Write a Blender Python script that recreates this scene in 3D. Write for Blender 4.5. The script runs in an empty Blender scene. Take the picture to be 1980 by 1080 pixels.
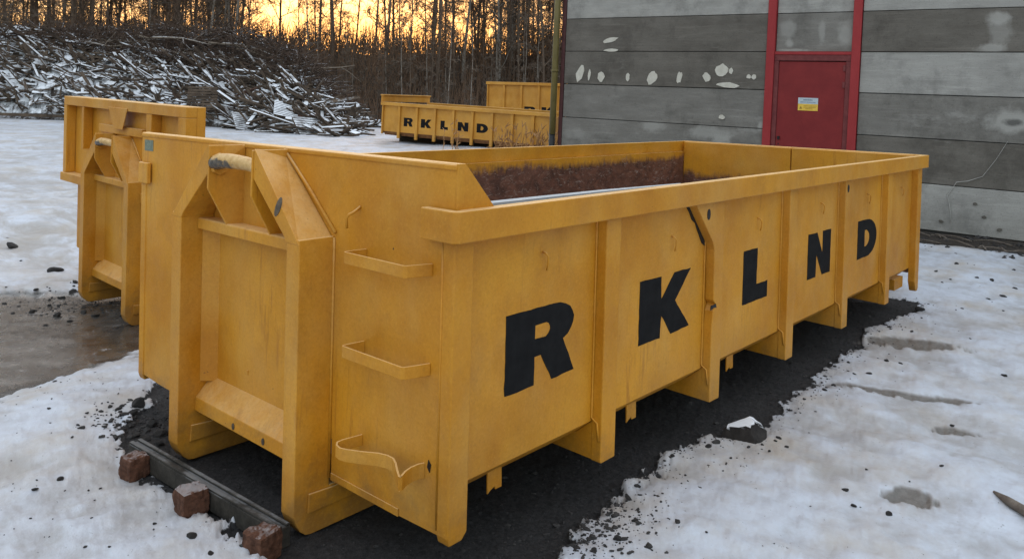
import bpy, bmesh, math, random
import numpy as np
from mathutils import Vector, Matrix, Euler

R = math.radians
random.seed(7)
rng = np.random.default_rng(11)
scene = bpy.context.scene
COL = scene.collection

# ------------------------------------------------------------------ camera
CAM = np.array([-2.0224, -2.0162, 1.6138])
YAW, PITCH, ROLL, FPX, PPY = 0.7183, 0.022, 0.0274, 1552.339, 230.0
_f = np.array([math.cos(PITCH)*math.cos(YAW), math.cos(PITCH)*math.sin(YAW), -math.sin(PITCH)])
_r = np.array([math.sin(YAW), -math.cos(YAW), 0.0])
_u = np.cross(_r, _f)
_c, _s = math.cos(ROLL), math.sin(ROLL)
CR, CU, CF = _c*_r+_s*_u, -_s*_r+_c*_u, _f
cam_data = bpy.data.cameras.new('camera')
cam = bpy.data.objects.new('camera', cam_data)
COL.objects.link(cam)
M = Matrix.Identity(4)
for i in range(3):
    M[i][0], M[i][1], M[i][2], M[i][3] = CR[i], CU[i], -CF[i], CAM[i]
cam.matrix_world = M
cam_data.sensor_width = 36
cam_data.lens = 36*FPX/1980
cam_data.shift_y = -(540-PPY)/1980
cam_data.clip_start, cam_data.clip_end = 0.05, 3000
scene.camera = cam

# ------------------------------------------------------------------ world, sun, exposure
SUN_YAW, SUN_EL = 50.0, 1.5            # degrees; azimuth measured from +X towards +Y
world = bpy.data.worlds.new('World'); scene.world = world; world.use_nodes = True
wn = world.node_tree; wn.nodes.clear()
sky = wn.nodes.new('ShaderNodeTexSky'); sky.sky_type = 'NISHITA'; sky.sun_disc = False
sky.sun_elevation = R(SUN_EL); sky.sun_rotation = R(90-SUN_YAW)
sky.air_density, sky.dust_density, sky.ozone_density = 1.0, 4.0, 1.0
bg = wn.nodes.new('ShaderNodeBackground'); bg.inputs['Strength'].default_value = 0.15
wo = wn.nodes.new('ShaderNodeOutputWorld')
# the glow is far brighter than the rest of a dusk sky: roll it off evenly by luminance, as the phone's exposure did
bw = wn.nodes.new('ShaderNodeRGBToBW'); wn.links.new(sky.outputs[0], bw.inputs[0])
def wmath(op, a, b):
    m = wn.nodes.new('ShaderNodeMath'); m.operation = op
    for i, v in enumerate((a, b)):
        if isinstance(v, bpy.types.NodeSocket): wn.links.new(v, m.inputs[i])
        else: m.inputs[i].default_value = v
    return m.outputs[0]
SKY_K, SKY_GAIN = 1.25, 7.0
den = wmath('DIVIDE', wmath('MULTIPLY', bw.outputs[0], SKY_GAIN), wmath('ADD', SKY_K*SKY_K, wmath('MULTIPLY', bw.outputs[0], bw.outputs[0])))
sc_ = wn.nodes.new('ShaderNodeVectorMath'); sc_.operation = 'SCALE'
mixw = wn.nodes.new('ShaderNodeMix'); mixw.data_type = 'RGBA'; mixw.inputs['Factor'].default_value = .12
wn.links.new(sky.outputs[0], mixw.inputs['A']); wn.links.new(bw.outputs[0], mixw.inputs['B'])
wn.links.new(mixw.outputs['Result'], sc_.inputs[0]); wn.links.new(den, sc_.inputs['Scale'])
# added cloud veil, brighter towards the zenith to light tops more than walls
tc = wn.nodes.new('ShaderNodeTexCoord'); sx = wn.nodes.new('ShaderNodeSeparateXYZ'); wn.links.new(tc.outputs['Generated'], sx.inputs[0])
el_ = wmath('MAXIMUM', sx.outputs[2], 0.0)
veil = wn.nodes.new('ShaderNodeVectorMath'); veil.operation = 'SCALE'; veil.inputs[0].default_value = (.945, .985, 1.035)
wn.links.new(wmath('ADD', .12, wmath('MULTIPLY', el_, 4.2)), veil.inputs['Scale'])
sum_ = wn.nodes.new('ShaderNodeVectorMath'); sum_.operation = 'ADD'
wn.links.new(sc_.outputs[0], sum_.inputs[0]); wn.links.new(veil.outputs[0], sum_.inputs[1])
wn.links.new(sum_.outputs[0], bg.inputs[0]); wn.links.new(bg.outputs[0], wo.inputs[0])
sd = bpy.data.lights.new('sun', 'SUN'); sd.energy = 0.5; sd.angle = R(12); sd.color = (1, .72, .45)
so = bpy.data.objects.new('sun', sd); COL.objects.link(so)
_d = Vector((math.cos(R(SUN_EL))*math.cos(R(SUN_YAW)), math.cos(R(SUN_EL))*math.sin(R(SUN_YAW)), math.sin(R(SUN_EL))))
so.rotation_euler = _d.to_track_quat('Z', 'Y').to_euler()
vs = scene.view_settings
vs.view_transform = 'Standard'; vs.look = 'None'; vs.gamma = 1; vs.exposure = 1.18; vs.use_curve_mapping = False
scene.cycles.max_bounces = 6
scene.cycles.use_denoising = True

def ray(x, y):
    return CF + CR*(x-990)/FPX - CU*(y-PPY)/FPX
def at(x, y, z):
    d = ray(x, y); t = (z-CAM[2])/d[2]; return CAM+t*d
FH = np.array([math.cos(YAW), math.sin(YAW)]); RH = np.array([math.sin(YAW), -math.cos(YAW)])
def fr(f, r):                       # metres ahead of / right of the viewpoint -> world xy
    return CAM[:2]+f*FH+r*RH

# ------------------------------------------------------------------ numpy noise
_lat = rng.random((256, 256))
def vnoise(x, y):
    xi = np.floor(x).astype(int); yi = np.floor(y).astype(int)
    fx = x-xi; fy = y-yi; fx = fx*fx*(3-2*fx); fy = fy*fy*(3-2*fy)
    a = _lat[xi & 255, yi & 255]; b = _lat[(xi+1) & 255, yi & 255]
    c = _lat[xi & 255, (yi+1) & 255]; d = _lat[(xi+1) & 255, (yi+1) & 255]
    return (a*(1-fx)+b*fx)*(1-fy)+(c*(1-fx)+d*fx)*fy
def fbm(x, y, o=4):
    s = 0; a = 1; t = 0
    for i in range(o):
        s = s+a*vnoise(x*2**i+17.3*i, y*2**i+5.1*i); t += a; a *= .5
    return s/t
def sstep(a, b, x):
    t = np.clip((x-a)/(b-a), 0, 1); return t*t*(3-2*t)

# ------------------------------------------------------------------ mesh builder
class MB:
    def __init__(s): s.v = []; s.f = []
    def add(s, vs, fs):
        o = len(s.v); s.v += [tuple(map(float, p)) for p in vs]; s.f += [tuple(i+o for i in f) for f in fs]; return s
    def box(s, x0, x1, y0, y1, z0, z1):
        v = [(x, y, z) for x in (x0, x1) for y in (y0, y1) for z in (z0, z1)]
        return s.add(v, [(0,1,3,2), (4,6,7,5), (0,4,5,1), (2,3,7,6), (0,2,6,4), (1,5,7,3)])
    def prism(s, pts, ax, a, b):
        n = len(pts)
        def P(p, c): return (c, p[0], p[1]) if ax == 'x' else (p[0], c, p[1]) if ax == 'y' else (p[0], p[1], c)
        return s.add([P(p, a) for p in pts]+[P(p, b) for p in pts],
            [tuple(range(n)), tuple(range(2*n-1, n-1, -1))]+[(i, (i+1) % n, n+(i+1) % n, n+i) for i in range(n)])
    def tube(s, path, r, n=6):
        path = [Vector(p) for p in path]; k = len(path)
        rs = r if hasattr(r, '__len__') else [r]*k
        vs = []; prev = None
        for i, p in enumerate(path):
            t = (path[min(i+1, k-1)]-path[max(i-1, 0)]).normalized()
            if prev is None:
                a = t.orthogonal().normalized()
            else:
                a = (prev-t*prev.dot(t)).normalized()
            prev = a; b = t.cross(a)
            for j in range(n):
                an = 2*math.pi*j/n; vs.append(p+(a*math.cos(an)+b*math.sin(an))*rs[i])
        fs = [(i*n+j, i*n+(j+1) % n, (i+1)*n+(j+1) % n, (i+1)*n+j) for i in range(k-1) for j in range(n)]
        fs += [tuple(range(n-1, -1, -1)), tuple(range((k-1)*n, k*n))]
        return s.add(vs, fs)
    def strap(s, path, z0, z1, t):       # flat bar bent along an xy path; z0/z1 may be lists
        k = len(path); z0 = z0 if hasattr(z0, '__len__') else [z0]*k; z1 = z1 if hasattr(z1, '__len__') else [z1]*k
        vs = []
        for i, p in enumerate(path):
            a = np.array(path[max(i-1, 0)]); b = np.array(path[min(i+1, k-1)]); d = (b-a)/np.linalg.norm(b-a)
            n = np.array([-d[1], d[0]])*t/2; p = np.array(p)
            for q, z in ((p+n, z0[i]), (p-n, z0[i]), (p-n, z1[i]), (p+n, z1[i])): vs.append((q[0], q[1], z))
        fs = [(i*4+j, i*4+(j+1) % 4, i*4+4+(j+1) % 4, i*4+4+j) for i in range(k-1) for j in range(4)]
        fs += [(0,1,2,3), (k*4-1, k*4-2, k*4-3, k*4-4)]
        return s.add(vs, fs)
    def xf(s, M):
        s.v = [tuple(M @ Vector(p)) for p in s.v]; return s
    def mesh(s, name, mat, smooth=False):
        me = bpy.data.meshes.new(name); me.from_pydata(s.v, [], s.f)
        bm = bmesh.new(); bm.from_mesh(me); bmesh.ops.recalc_face_normals(bm, faces=bm.faces); bm.to_mesh(me); bm.free()
        me.materials.append(mat)
        if smooth: me.polygons.foreach_set('use_smooth', [True]*len(me.polygons))
        return me

OFF = {}
def link(name, me, parent=None):
    o = bpy.data.objects.new(name, me); COL.objects.link(o)
    if parent is not None:
        o.parent = parent; o.location = (0, 0, OFF.get(parent.name, 0))
    return o
def part(name, mb, mat, parent, bevel=0.0, label=None, smooth=False, kind=None):
    o = link(name, mb.mesh(name, mat, smooth), parent)
    if bevel:
        m = o.modifiers.new('bevel', 'BEVEL'); m.width = bevel; m.segments = 2; m.limit_method = 'ANGLE'; m.angle_limit = R(35)
    if label: o['label'] = label
    if kind: o['kind'] = kind
    return o
def subpart(name, mb, mat, parent, **k):     # child of a part: same frame as the part
    o = part(name, mb, mat, parent, **k); o.location = (0, 0, 0); return o
def thing(name, label, cat, loc=(0,0,0), rot=(0,0,0), group=None, off=0):
    o = bpy.data.objects.new(name, None); COL.objects.link(o); o.empty_display_size = .1
    o.location = loc; o.rotation_euler = rot; o['label'] = label; o['category'] = cat
    if group: o['group'] = group
    OFF[o.name] = off
    return o
def tag(o, label, cat, group=None):
    o['label'] = label; o['category'] = cat
    if group: o['group'] = group
    return o
def structure(o): o['kind'] = 'structure'; return o

# ------------------------------------------------------------------ materials
class NT:
    def __init__(s, name):
        s.m = bpy.data.materials.new(name); s.m.use_nodes = True; s.t = s.m.node_tree; s.n = s.t.nodes; s.n.clear()
        s.out = s.n.new('ShaderNodeOutputMaterial'); s.p = s.n.new('ShaderNodeBsdfPrincipled')
        s.t.links.new(s.p.outputs[0], s.out.inputs[0]); s.co = s.n.new('ShaderNodeTexCoord')
    def put(s, sock, v):
        if isinstance(v, bpy.types.NodeSocket): s.t.links.new(v, sock)
        elif isinstance(v, (tuple, list)) and len(v) == 3 and sock.type == 'RGBA': sock.default_value = (*v, 1)
        else: sock.default_value = v
    def coord(s, scale=(1,1,1), src='Object', loc=(0,0,0), rot=(0,0,0)):
        mp = s.n.new('ShaderNodeMapping'); s.t.links.new(s.co.outputs[src], mp.inputs[0])
        mp.inputs['Scale'].default_value = scale; mp.inputs['Location'].default_value = loc; mp.inputs['Rotation'].default_value = rot
        return mp.outputs[0]
    def noise(s, scale, detail=4, rough=.55, vec=None, dist=0):
        n = s.n.new('ShaderNodeTexNoise'); n.inputs['Scale'].default_value = scale; n.inputs['Detail'].default_value = detail
        n.inputs['Roughness'].default_value = rough; n.inputs['Distortion'].default_value = dist
        s.t.links.new(vec if vec is not None else s.co.outputs['Object'], n.inputs['Vector']); return n.outputs['Fac']
    def ramp(s, v, stops):
        n = s.n.new('ShaderNodeValToRGB'); s.put(n.inputs[0], v); e = n.color_ramp.elements
        while len(e) < len(stops): e.new(.5)
        for i, (p, c) in enumerate(stops):
            e[i].position = p; e[i].color = (c, c, c, 1) if not hasattr(c, '__len__') else (*c, 1)
        return n.outputs[0]
    def mix(s, f, a, b, mode='MIX'):
        n = s.n.new('ShaderNodeMix'); n.data_type = 'RGBA'; n.blend_type = mode
        s.put(n.inputs['Factor'], f); s.put(n.inputs['A'], a); s.put(n.inputs['B'], b); return n.outputs['Result']
    def math(s, op, a, b=0.0, c=None, clamp=False):
        n = s.n.new('ShaderNodeMath'); n.operation = op; n.use_clamp = clamp; s.put(n.inputs[0], a); s.put(n.inputs[1], b)
        if c is not None: s.put(n.inputs[2], c)
        return n.outputs[0]
    def sep(s, v):
        n = s.n.new('ShaderNodeSeparateXYZ'); s.t.links.new(v, n.inputs[0]); return n.outputs
    def attr(s, name):
        n = s.n.new('ShaderNodeAttribute'); n.attribute_name = name; return n.outputs['Fac']
    def geo(s, k): 
        n = s.n.new('ShaderNodeNewGeometry'); return n.outputs[k]
    def bump(s, h, strength=.3, dist=.01, normal=None):
        n = s.n.new('ShaderNodeBump'); n.inputs['Strength'].default_value = strength; n.inputs['Distance'].default_value = dist
        s.put(n.inputs['Height'], h)
        if normal is not None: s.put(n.inputs['Normal'], normal)
        return n.outputs[0]
    def fin(s, base=None, rough=None, normal=None, metal=None, spec=None):
        if base is not None: s.put(s.p.inputs['Base Color'], base)
        if rough is not None: s.put(s.p.inputs['Roughness'], rough)
        if normal is not None: s.put(s.p.inputs['Normal'], normal)
        if metal is not None: s.put(s.p.inputs['Metallic'], metal)
        if spec is not None: s.put(s.p.inputs['Specular IOR Level'], spec)
        return s.m

PAINT = (0.63, 0.268, 0.011)
def paint_mat(name, base=PAINT, wear=1.0, inner=False, level=1.215):
    n = NT(name)
    big = n.noise(1.3, 5, .6)
    streak = n.noise(4.5, 6, .7, n.coord((1, 1, .6)))
    fine = n.noise(120, 3, .7)
    c1 = (base[0]*.70, base[1]*.62, base[2]*.55); c2 = (base[0]*1.04, base[1]*1.10, base[2]*1.6)
    col = n.mix(n.ramp(big, [(.3, 0.), (.7, 1.)]), c1, c2)
    col = n.mix(n.math('MULTIPLY', n.ramp(streak, [(.45, 0.), (.72, 1.)]), .30), col, (base[0]*.98, base[1]*1.22, base[2]*3.0))
    runs = n.noise(22, 4, .7, n.coord((1.5, 1.5, .12), loc=(3, 3, 0)))
    col = n.mix(n.math('MULTIPLY', n.ramp(n.math('ADD', runs, n.math('MULTIPLY', n.math('SUBTRACT', big, .5), .8)), [(.64, 0.), (.78, 1.)]), .6*wear), col, (.36, .13, .012))
    mud = n.math('SUBTRACT', n.noise(7, 7, .72, n.coord(loc=(1, 1, 7))), n.math('MULTIPLY', n.sep(n.co.outputs['Object'])[2], .9))
    col = n.mix(n.math('MULTIPLY', n.ramp(mud, [(.42, 0.), (.66, 1.)]), .55*wear), col, (.15, .085, .04))
    dirt = n.noise(2.6, 8, .72, n.coord((1, 1, .8), loc=(4, 1, 2)))
    col = n.mix(n.math('MULTIPLY', n.ramp(dirt, [(.50, 0.), (.70, 1.)]), .40*wear), col, (.29, .12, .014))
    # pale worn bloom of old paint
    bloom = n.noise(1.9, 6, .62, n.coord((1, 1, .7), loc=(9, 3, 5)))
    col = n.mix(n.math('MULTIPLY', n.ramp(bloom, [(.46, 0.), (.70, 1.)]), .40), col, (.62, .36, .10))
    # sky light painted into the upward edges, with some pale dust
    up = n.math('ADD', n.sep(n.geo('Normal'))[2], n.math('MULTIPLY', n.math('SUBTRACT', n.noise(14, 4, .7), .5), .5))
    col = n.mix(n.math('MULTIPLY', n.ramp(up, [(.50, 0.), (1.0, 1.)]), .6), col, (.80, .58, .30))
    speck = n.noise(70, 4, .8)
    col = n.mix(n.math('MULTIPLY', n.ramp(speck, [(.34, 1.), (.48, 0.)]), .24*wear), col, (.28, .115, .012))
    col = n.mix(n.math('MULTIPLY', n.ramp(speck, [(.54, 0.), (.68, 1.)]), .18), col, (.82, .46, .08))
    scr = n.noise(6, 9, .85, n.coord((.5, .5, 3), loc=(2, 9, 4)), 2.0)
    col = n.mix(n.math('MULTIPLY', n.ramp(scr, [(.655, 0.), (.68, 1.)]), .55*wear), col, (.22, .10, .035))
    chip = n.noise(19, 5, .75, n.coord(loc=(2, 7, 1)))
    cm = n.ramp(chip, [(.70, 0.), (.715, 1.)])
    col = n.mix(cm, col, (.045, .022, .015))
    if inner:
        z = n.sep(n.co.outputs['Object'])[2]
        e = n.math('ADD', n.math('MULTIPLY', n.noise(3.5, 6, .7), .22), n.math('MULTIPLY', n.noise(30, 4, .7, n.coord((1, 1, .3))), .10))
        lv = n.math('SUBTRACT', n.math('ADD', z, e), level)
        m = n.ramp(n.math('MULTIPLY_ADD', lv, -14, .5), [(0, 0.), (1, 1.)])
        rc = n.mix(n.ramp(n.noise(5, 8, .75, n.coord((1, 1, 1.6)), 1.5), [(.35, 0.), (.65, 1.)]), (.055, .024, .018), (.19, .078, .050))
        rc = n.mix(n.ramp(n.noise(8, 6, .8, n.coord((1, 1, 3), loc=(3, 3, 3)), 2.5), [(.56, 0.), (.64, 1.)]), rc, (.30, .23, .20))
        col = n.mix(m, col, rc)
    h = n.math('ADD', n.math('MULTIPLY', fine, .35), n.math('MULTIPLY', n.noise(28, 3, .6), 1.0))
    waves = n.noise(2.2, 2, .4, n.coord(loc=(1, 5, 3)))
    nb = n.bump(h, .28, .004, n.bump(waves, .6, .05))
    ro = n.ramp(n.noise(9, 5, .7), [(.3, .42), (.7, .62)])
    return n.fin(col, ro, nb, spec=.4)
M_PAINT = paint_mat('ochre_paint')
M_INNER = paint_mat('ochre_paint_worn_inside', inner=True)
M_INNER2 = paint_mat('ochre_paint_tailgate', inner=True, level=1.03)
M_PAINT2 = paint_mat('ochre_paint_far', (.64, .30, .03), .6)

def simple(name, c1, c2, scale=8, rough=.7, bump=.3, dist=.01, stretch=(1,1,1), metal=0, spec=.3):
    n = NT(name); v = n.coord(stretch)
    a = n.noise(scale, 7, .65, v)
    return n.fin(n.mix(n.ramp(a, [(.3, 0.), (.7, 1.)]), c1, c2), rough, n.bump(n.noise(scale*4, 5, .7, v), bump, dist), metal=metal, spec=spec)
M_BLACK = simple('black_stencil_paint', (.007, .007, .008), (.015, .015, .016), 12, .8, .3, .003, spec=.12)
M_HOOK = simple('worn_steel', (.035, .028, .024), (.22, .17, .12), 22, .45, .5, .003, metal=.4)
def hook_mat():
    n = NT('worn_hook_bar'); o = n.sep(n.co.outputs['Object'])
    side = n.math('MULTIPLY_ADD', n.math('SUBTRACT', o[1], 1.27), 3.4, .16)
    e = n.math('ADD', side, n.math('MULTIPLY', n.math('SUBTRACT', n.noise(16, 5, .7), .5), 1.6))
    e = n.math('SUBTRACT', e, n.math('MULTIPLY', n.math('MAXIMUM', n.sep(n.geo('Normal'))[2], 0.0), .55))
    m = n.ramp(e, [(.20, 0.), (.34, 1.)])
    pc = n.mix(n.ramp(n.noise(30, 4, .7), [(.3, 0.), (.7, 1.)]), (.42, .22, .05), (.68, .46, .20))
    dc = n.mix(n.ramp(n.noise(45, 5, .8), [(.35, 0.), (.65, 1.)]), (.015, .012, .010), (.16, .13, .10))
    return n.fin(n.mix(m, pc, dc), n.ramp(m, [(0, .45), (1, .38)]), n.bump(n.noise(60, 4, .7), .5, .003))
M_BAR = hook_mat()
M_DARK = simple('dark_underside', (.02, .016, .012), (.05, .035, .022), 6, .85)
M_RED = simple('red_door_paint', (.17, .015, .018), (.23, .024, .025), 3.5, .55, .3, .006)
M_RED2 = simple('red_steel_paint', (.27, .024, .028), (.34, .036, .040), 4, .55, .2, .004, (1, 1, .4))
M_REDD = simple('worn_pink_red_trim', (.12, .024, .026), (.20, .05, .05), 9, .6, .2, .004)
M_GREY = simple('grey_pipe', (.16, .18, .19), (.26, .28, .29), 5, .5)
M_OLIVE = simple('olive_pipe', (.085, .068, .020), (.17, .135, .045), 6, .45, .2, .004, (1, 1, .5))
M_BLKP = simple('black_plastic_and_shadow', (.012, .012, .014), (.02, .02, .022), 5, .5)
M_STICKW = simple('sticker_pale_blue', (.42, .50, .56), (.50, .57, .62), 20, .4)
M_STICKY = simple('sticker_yellow', (.75, .48, .06), (.80, .54, .10), 20, .4)
M_STICKT = simple('sticker_print', (.10, .15, .22), (.14, .2, .28), 20, .5)
M_STICKB = simple('sticker_print_brown', (.30, .17, .02), (.36, .22, .04), 20, .5)
M_LABEL = simple('faded_teal_sticker', (.10, .14, .12), (.24, .27, .20), 60, .5)
M_FILL = simple('pale_filler', (.50, .48, .42), (.62, .60, .54), 14, .9, .6, .01)
M_STONE = simple('dark_stone', (.018, .018, .020), (.075, .07, .068), 14, .85, .8, .02)
M_BLOCK = simple('brown_timber_block', (.085, .035, .024), (.20, .10, .07), 16, .8, .7, .01)
M_BARK = simple('grey_bark_log', (.08, .06, .05), (.22, .19, .16), 18, .85, .8, .01, (.4, 1, 1))
M_WEED = simple('dry_weed', (.26, .12, .05), (.45, .26, .12), 5, .9)
M_RUSTY = simple('rusty_paint', (.12, .045, .02), (.32, .15, .05), 9, .8)

def snowy(name, c1, c2, scale=9, lo=.35, hi=.75, amt=1.0, stretch=(1,1,1)):
    n = NT(name)
    base = n.mix(n.ramp(n.noise(scale, 6, .7, n.coord(stretch)), [(.3, 0.), (.7, 1.)]), c1, c2)
    nz = n.sep(n.geo('Normal'))[2]
    k = n.math('ADD', nz, n.math('MULTIPLY', n.math('SUBTRACT', n.noise(3.2, 5, .7, n.coord(src='Object')), .5), .9))
    m = n.math('MULTIPLY', n.ramp(k, [(lo, 0.), (hi, 1.)]), amt)
    n.fin(n.mix(m, base, (.74, .78, .84)), .8, n.bump(n.noise(scale*4, 4, .7), .4, .01), spec=.2)
    return n.m
M_PLANK = snowy('grey_board_with_snow', (.024, .018, .014), (.15, .11, .08), 2.0, .60, .84)
M_PLANKR = snowy('reddish_board_with_snow', (.06, .028, .022), (.13, .07, .05), 5, .62, .92)
M_DEBRIS = snowy('dark_debris_with_snow', (.02, .017, .014), (.06, .048, .04), 2.5, .55, .8, .95)
M_BRUSH = snowy('brushwood', (.035, .024, .018), (.095, .062, .045), 3, .92, 1.25, .5)
M_PALEB = snowy('pale_branch', (.15, .12, .095), (.30, .25, .20), 5, .7, 1.0, .6)
M_STEEL = snowy('weathered_channel', (.022, .020, .018), (.065, .058, .050), 14, .9, 1.4, .15)
M_BLOCKS = snowy('brown_block_frosted', (.040, .018, .012), (.15, .070, .045), 30, .9, 1.3, .28)
M_ROCKS = snowy('rock_with_snow', (.010, .009, .009), (.045, .040, .038), 9, .78, .86, 1.0)
M_TRUNKD = simple('dark_bark', (.08, .056, .042), (.16, .115, .082), 3, .9, .6, .03, (1, 1, .3))
M_TRUNKB = simple('birch_bark', (.16, .14, .12), (.34, .30, .26), 4, .9, .4, .02, (1, 1, 1.5))
M_TWIG = simple('brown_twigs', (.11, .066, .042), (.20, .125, .08), 2, .9, 0, .01)
M_TWIG2 = simple('grey_twigs', (.09, .068, .052), (.17, .13, .10), 2, .9, 0, .01)

STAINS = [(.12,2.95,.17,.11,.7), (.16,2.78,.17,.26,.45), (.08,2.54,.24,.08,.7), (.35,1.57,.36,.20,.8), (.36,1.555,.13,.06,-.8), (-1.0,2.43,.28,.05,.6), (-.45,2.36,.16,.07,.4), (-3.05,1.32,.06,.10,.8),
    (-2.70,2.84,.17,.16,.5), (-2.66,2.62,.08,.08,.7), (-1.84,2.76,.14,.26,.6), (-2.60,2.515,.34,.03,.8), (-4.93,1.20,.26,.12,.6), (-3.9,1.15,.5,.14,.6), (-3.7,1.05,.2,.12,.7), (-2.18,2.78,.06,.22,.5), (-6.5,.98,.35,.12,.3), (1.9,2.2,.4,.2,.6), (3.1,.9,.3,.2,.5)]
def concrete(name, c1, c2, blot):
    n = NT(name); v = n.coord((1, 1, 1))
    st = n.noise(2.2, 7, .66, n.coord((.6, 1, 1.5)))
    col = n.mix(n.ramp(st, [(.32, 0.), (.68, 1.)]), c1, c2)
    col = n.mix(n.math('MULTIPLY', n.ramp(n.noise(9, 6, .7, n.coord((.14, 1, 2.2))), [(.54, 0.), (.66, 1.)]), .22), col, tuple(x*1.6 for x in c2))
    col = n.mix(n.math('MULTIPLY', n.ramp(n.noise(1.6, 8, .72, n.coord((1, 1, .8), loc=(3, 2, 8))), [(.50, 0.), (.66, 1.)]), .55), col, tuple(x*.55 for x in c1))
    b = n.ramp(n.noise(1.35, 7, .66, n.coord((.6, 1, 1.5), loc=(11, 0, 4))), [(.60, 0.), (.70, 1.)])
    col = n.mix(n.math('MULTIPLY', b, blot), col, (.40, .395, .375))
    col = n.mix(n.math('MULTIPLY', n.ramp(n.noise(60, 2, .8), [(.30, 1.), (.40, 0.)]), .5), col, tuple(x*.4 for x in c1))
    sp = n.sep(n.co.outputs['Object'])
    wob = n.math('MULTIPLY', n.math('SUBTRACT', n.noise(5, 6, .7), .5), 1.5)
    for x, z, a, b, k in STAINS:
        dx = n.math('MULTIPLY', n.math('SUBTRACT', sp[0], x), 1/a); dz = n.math('MULTIPLY', n.math('SUBTRACT', sp[2], z), 1/b)
        e = n.math('ADD', n.math('SQRT', n.math('ADD', n.math('MULTIPLY', dx, dx), n.math('MULTIPLY', dz, dz))), wob)
        f = n.ramp(e, [(.45, abs(k)), (1.0, 0.)])
        col = n.mix(f, col, (.36, .355, .335) if k > 0 else (.07, .068, .064))
    h = n.math('ADD', n.noise(8, 6, .7, n.coord((.3, 1, 2))), n.math('MULTIPLY', n.noise(70, 3, .7), .3))
    return n.fin(col, .88, n.bump(h, .45, .012), spec=.25)
M_CONC = {'d': concrete('concrete_dark', (.104, .094, .082), (.166, .153, .136), .35),
          'm': concrete('concrete_mid', (.150, .142, .130), (.228, .218, .202), .45),
          'l': concrete('concrete_light', (.26, .254, .24), (.385, .377, .358), .35)}
M_BACK = simple('wall_core', (.03, .03, .03), (.06, .06, .06), 3, .9)
M_STAIN = simple('lime_bloom', (.30, .295, .28), (.42, .41, .39), 10, .9)

# ------------------------------------------------------------------ ground height and zones
def ground_z(x, y):
    f = (x-CAM[0])*FH[0]+(y-CAM[1])*FH[1]
    near = -.18-.20*sstep(2.7, 4.0, y)*(1-sstep(9, 12, f))*(1-sstep(7.0, 8.5, x))
    up = .20*sstep(9.3, 11.0, x)*(1-sstep(14, 20, f))*sstep(-3, 0, y+2)
    return near+.43*sstep(9, 26, f)*(1-sstep(120, 200, f)*.3)+up*.6

def poly_sd(px, py, poly):
    poly = np.array(poly, float); n = len(poly); d = np.full(px.shape, 1e9); ins = np.zeros(px.shape, bool)
    for i in range(n):
        a = poly[i]; b = poly[(i+1) % n]; e = b-a; wx = px-a[0]; wy = py-a[1]
        t = np.clip((wx*e[0]+wy*e[1])/(e@e), 0, 1); d = np.minimum(d, np.hypot(wx-t*e[0], wy-t*e[1]))
        c = ((a[1] <= py) & (b[1] > py)) | ((b[1] <= py) & (a[1] > py))
        with np.errstate(divide='ignore', invalid='ignore'):
            xi = a[0]+(py-a[1])/(b[1]-a[1])*(b[0]-a[0])
        ins ^= c & (px < xi)
    return np.where(ins, -d, d)
GRAVEL = [(-.26,2.16), (-.30,1.6), (-.32,1.1), (-.36,.7), (-.62,.2), (-.65,-.5), (-.1,-.75), (.25,-.30), (.46,-.13), (.75,-.02), (1.0,.01), (1.8,.0), (2.3,-.10), (3.2,-.07), (4.25,.0), (5.2,.02), (6.2,-.05), (6.3,2.7), (5,2.8), (.25,2.75), (.12,2.5), (-.15,2.35)]
SHADE2 = [(1.5,5.4), (1.4,4.5), (1.6,4.3), (7,4.2), (7.2,6.4), (1.7,6.4)]
ICE = [(-4,7.2), (-.2,6.9), (1.1,6.5), (1.6,5.6), (1.2,4.2), (.55,3.75), (-.1,3.55), (-.8,3.35), (-4,2.9)]
SPOTS = [(4.62,-.33,.34,.10,-20), (3.06,-.96,.10,.055,-20), (3.42,-.58,.40,.035,-22), (2.0,-1.02,.11,.085,0)]

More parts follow.
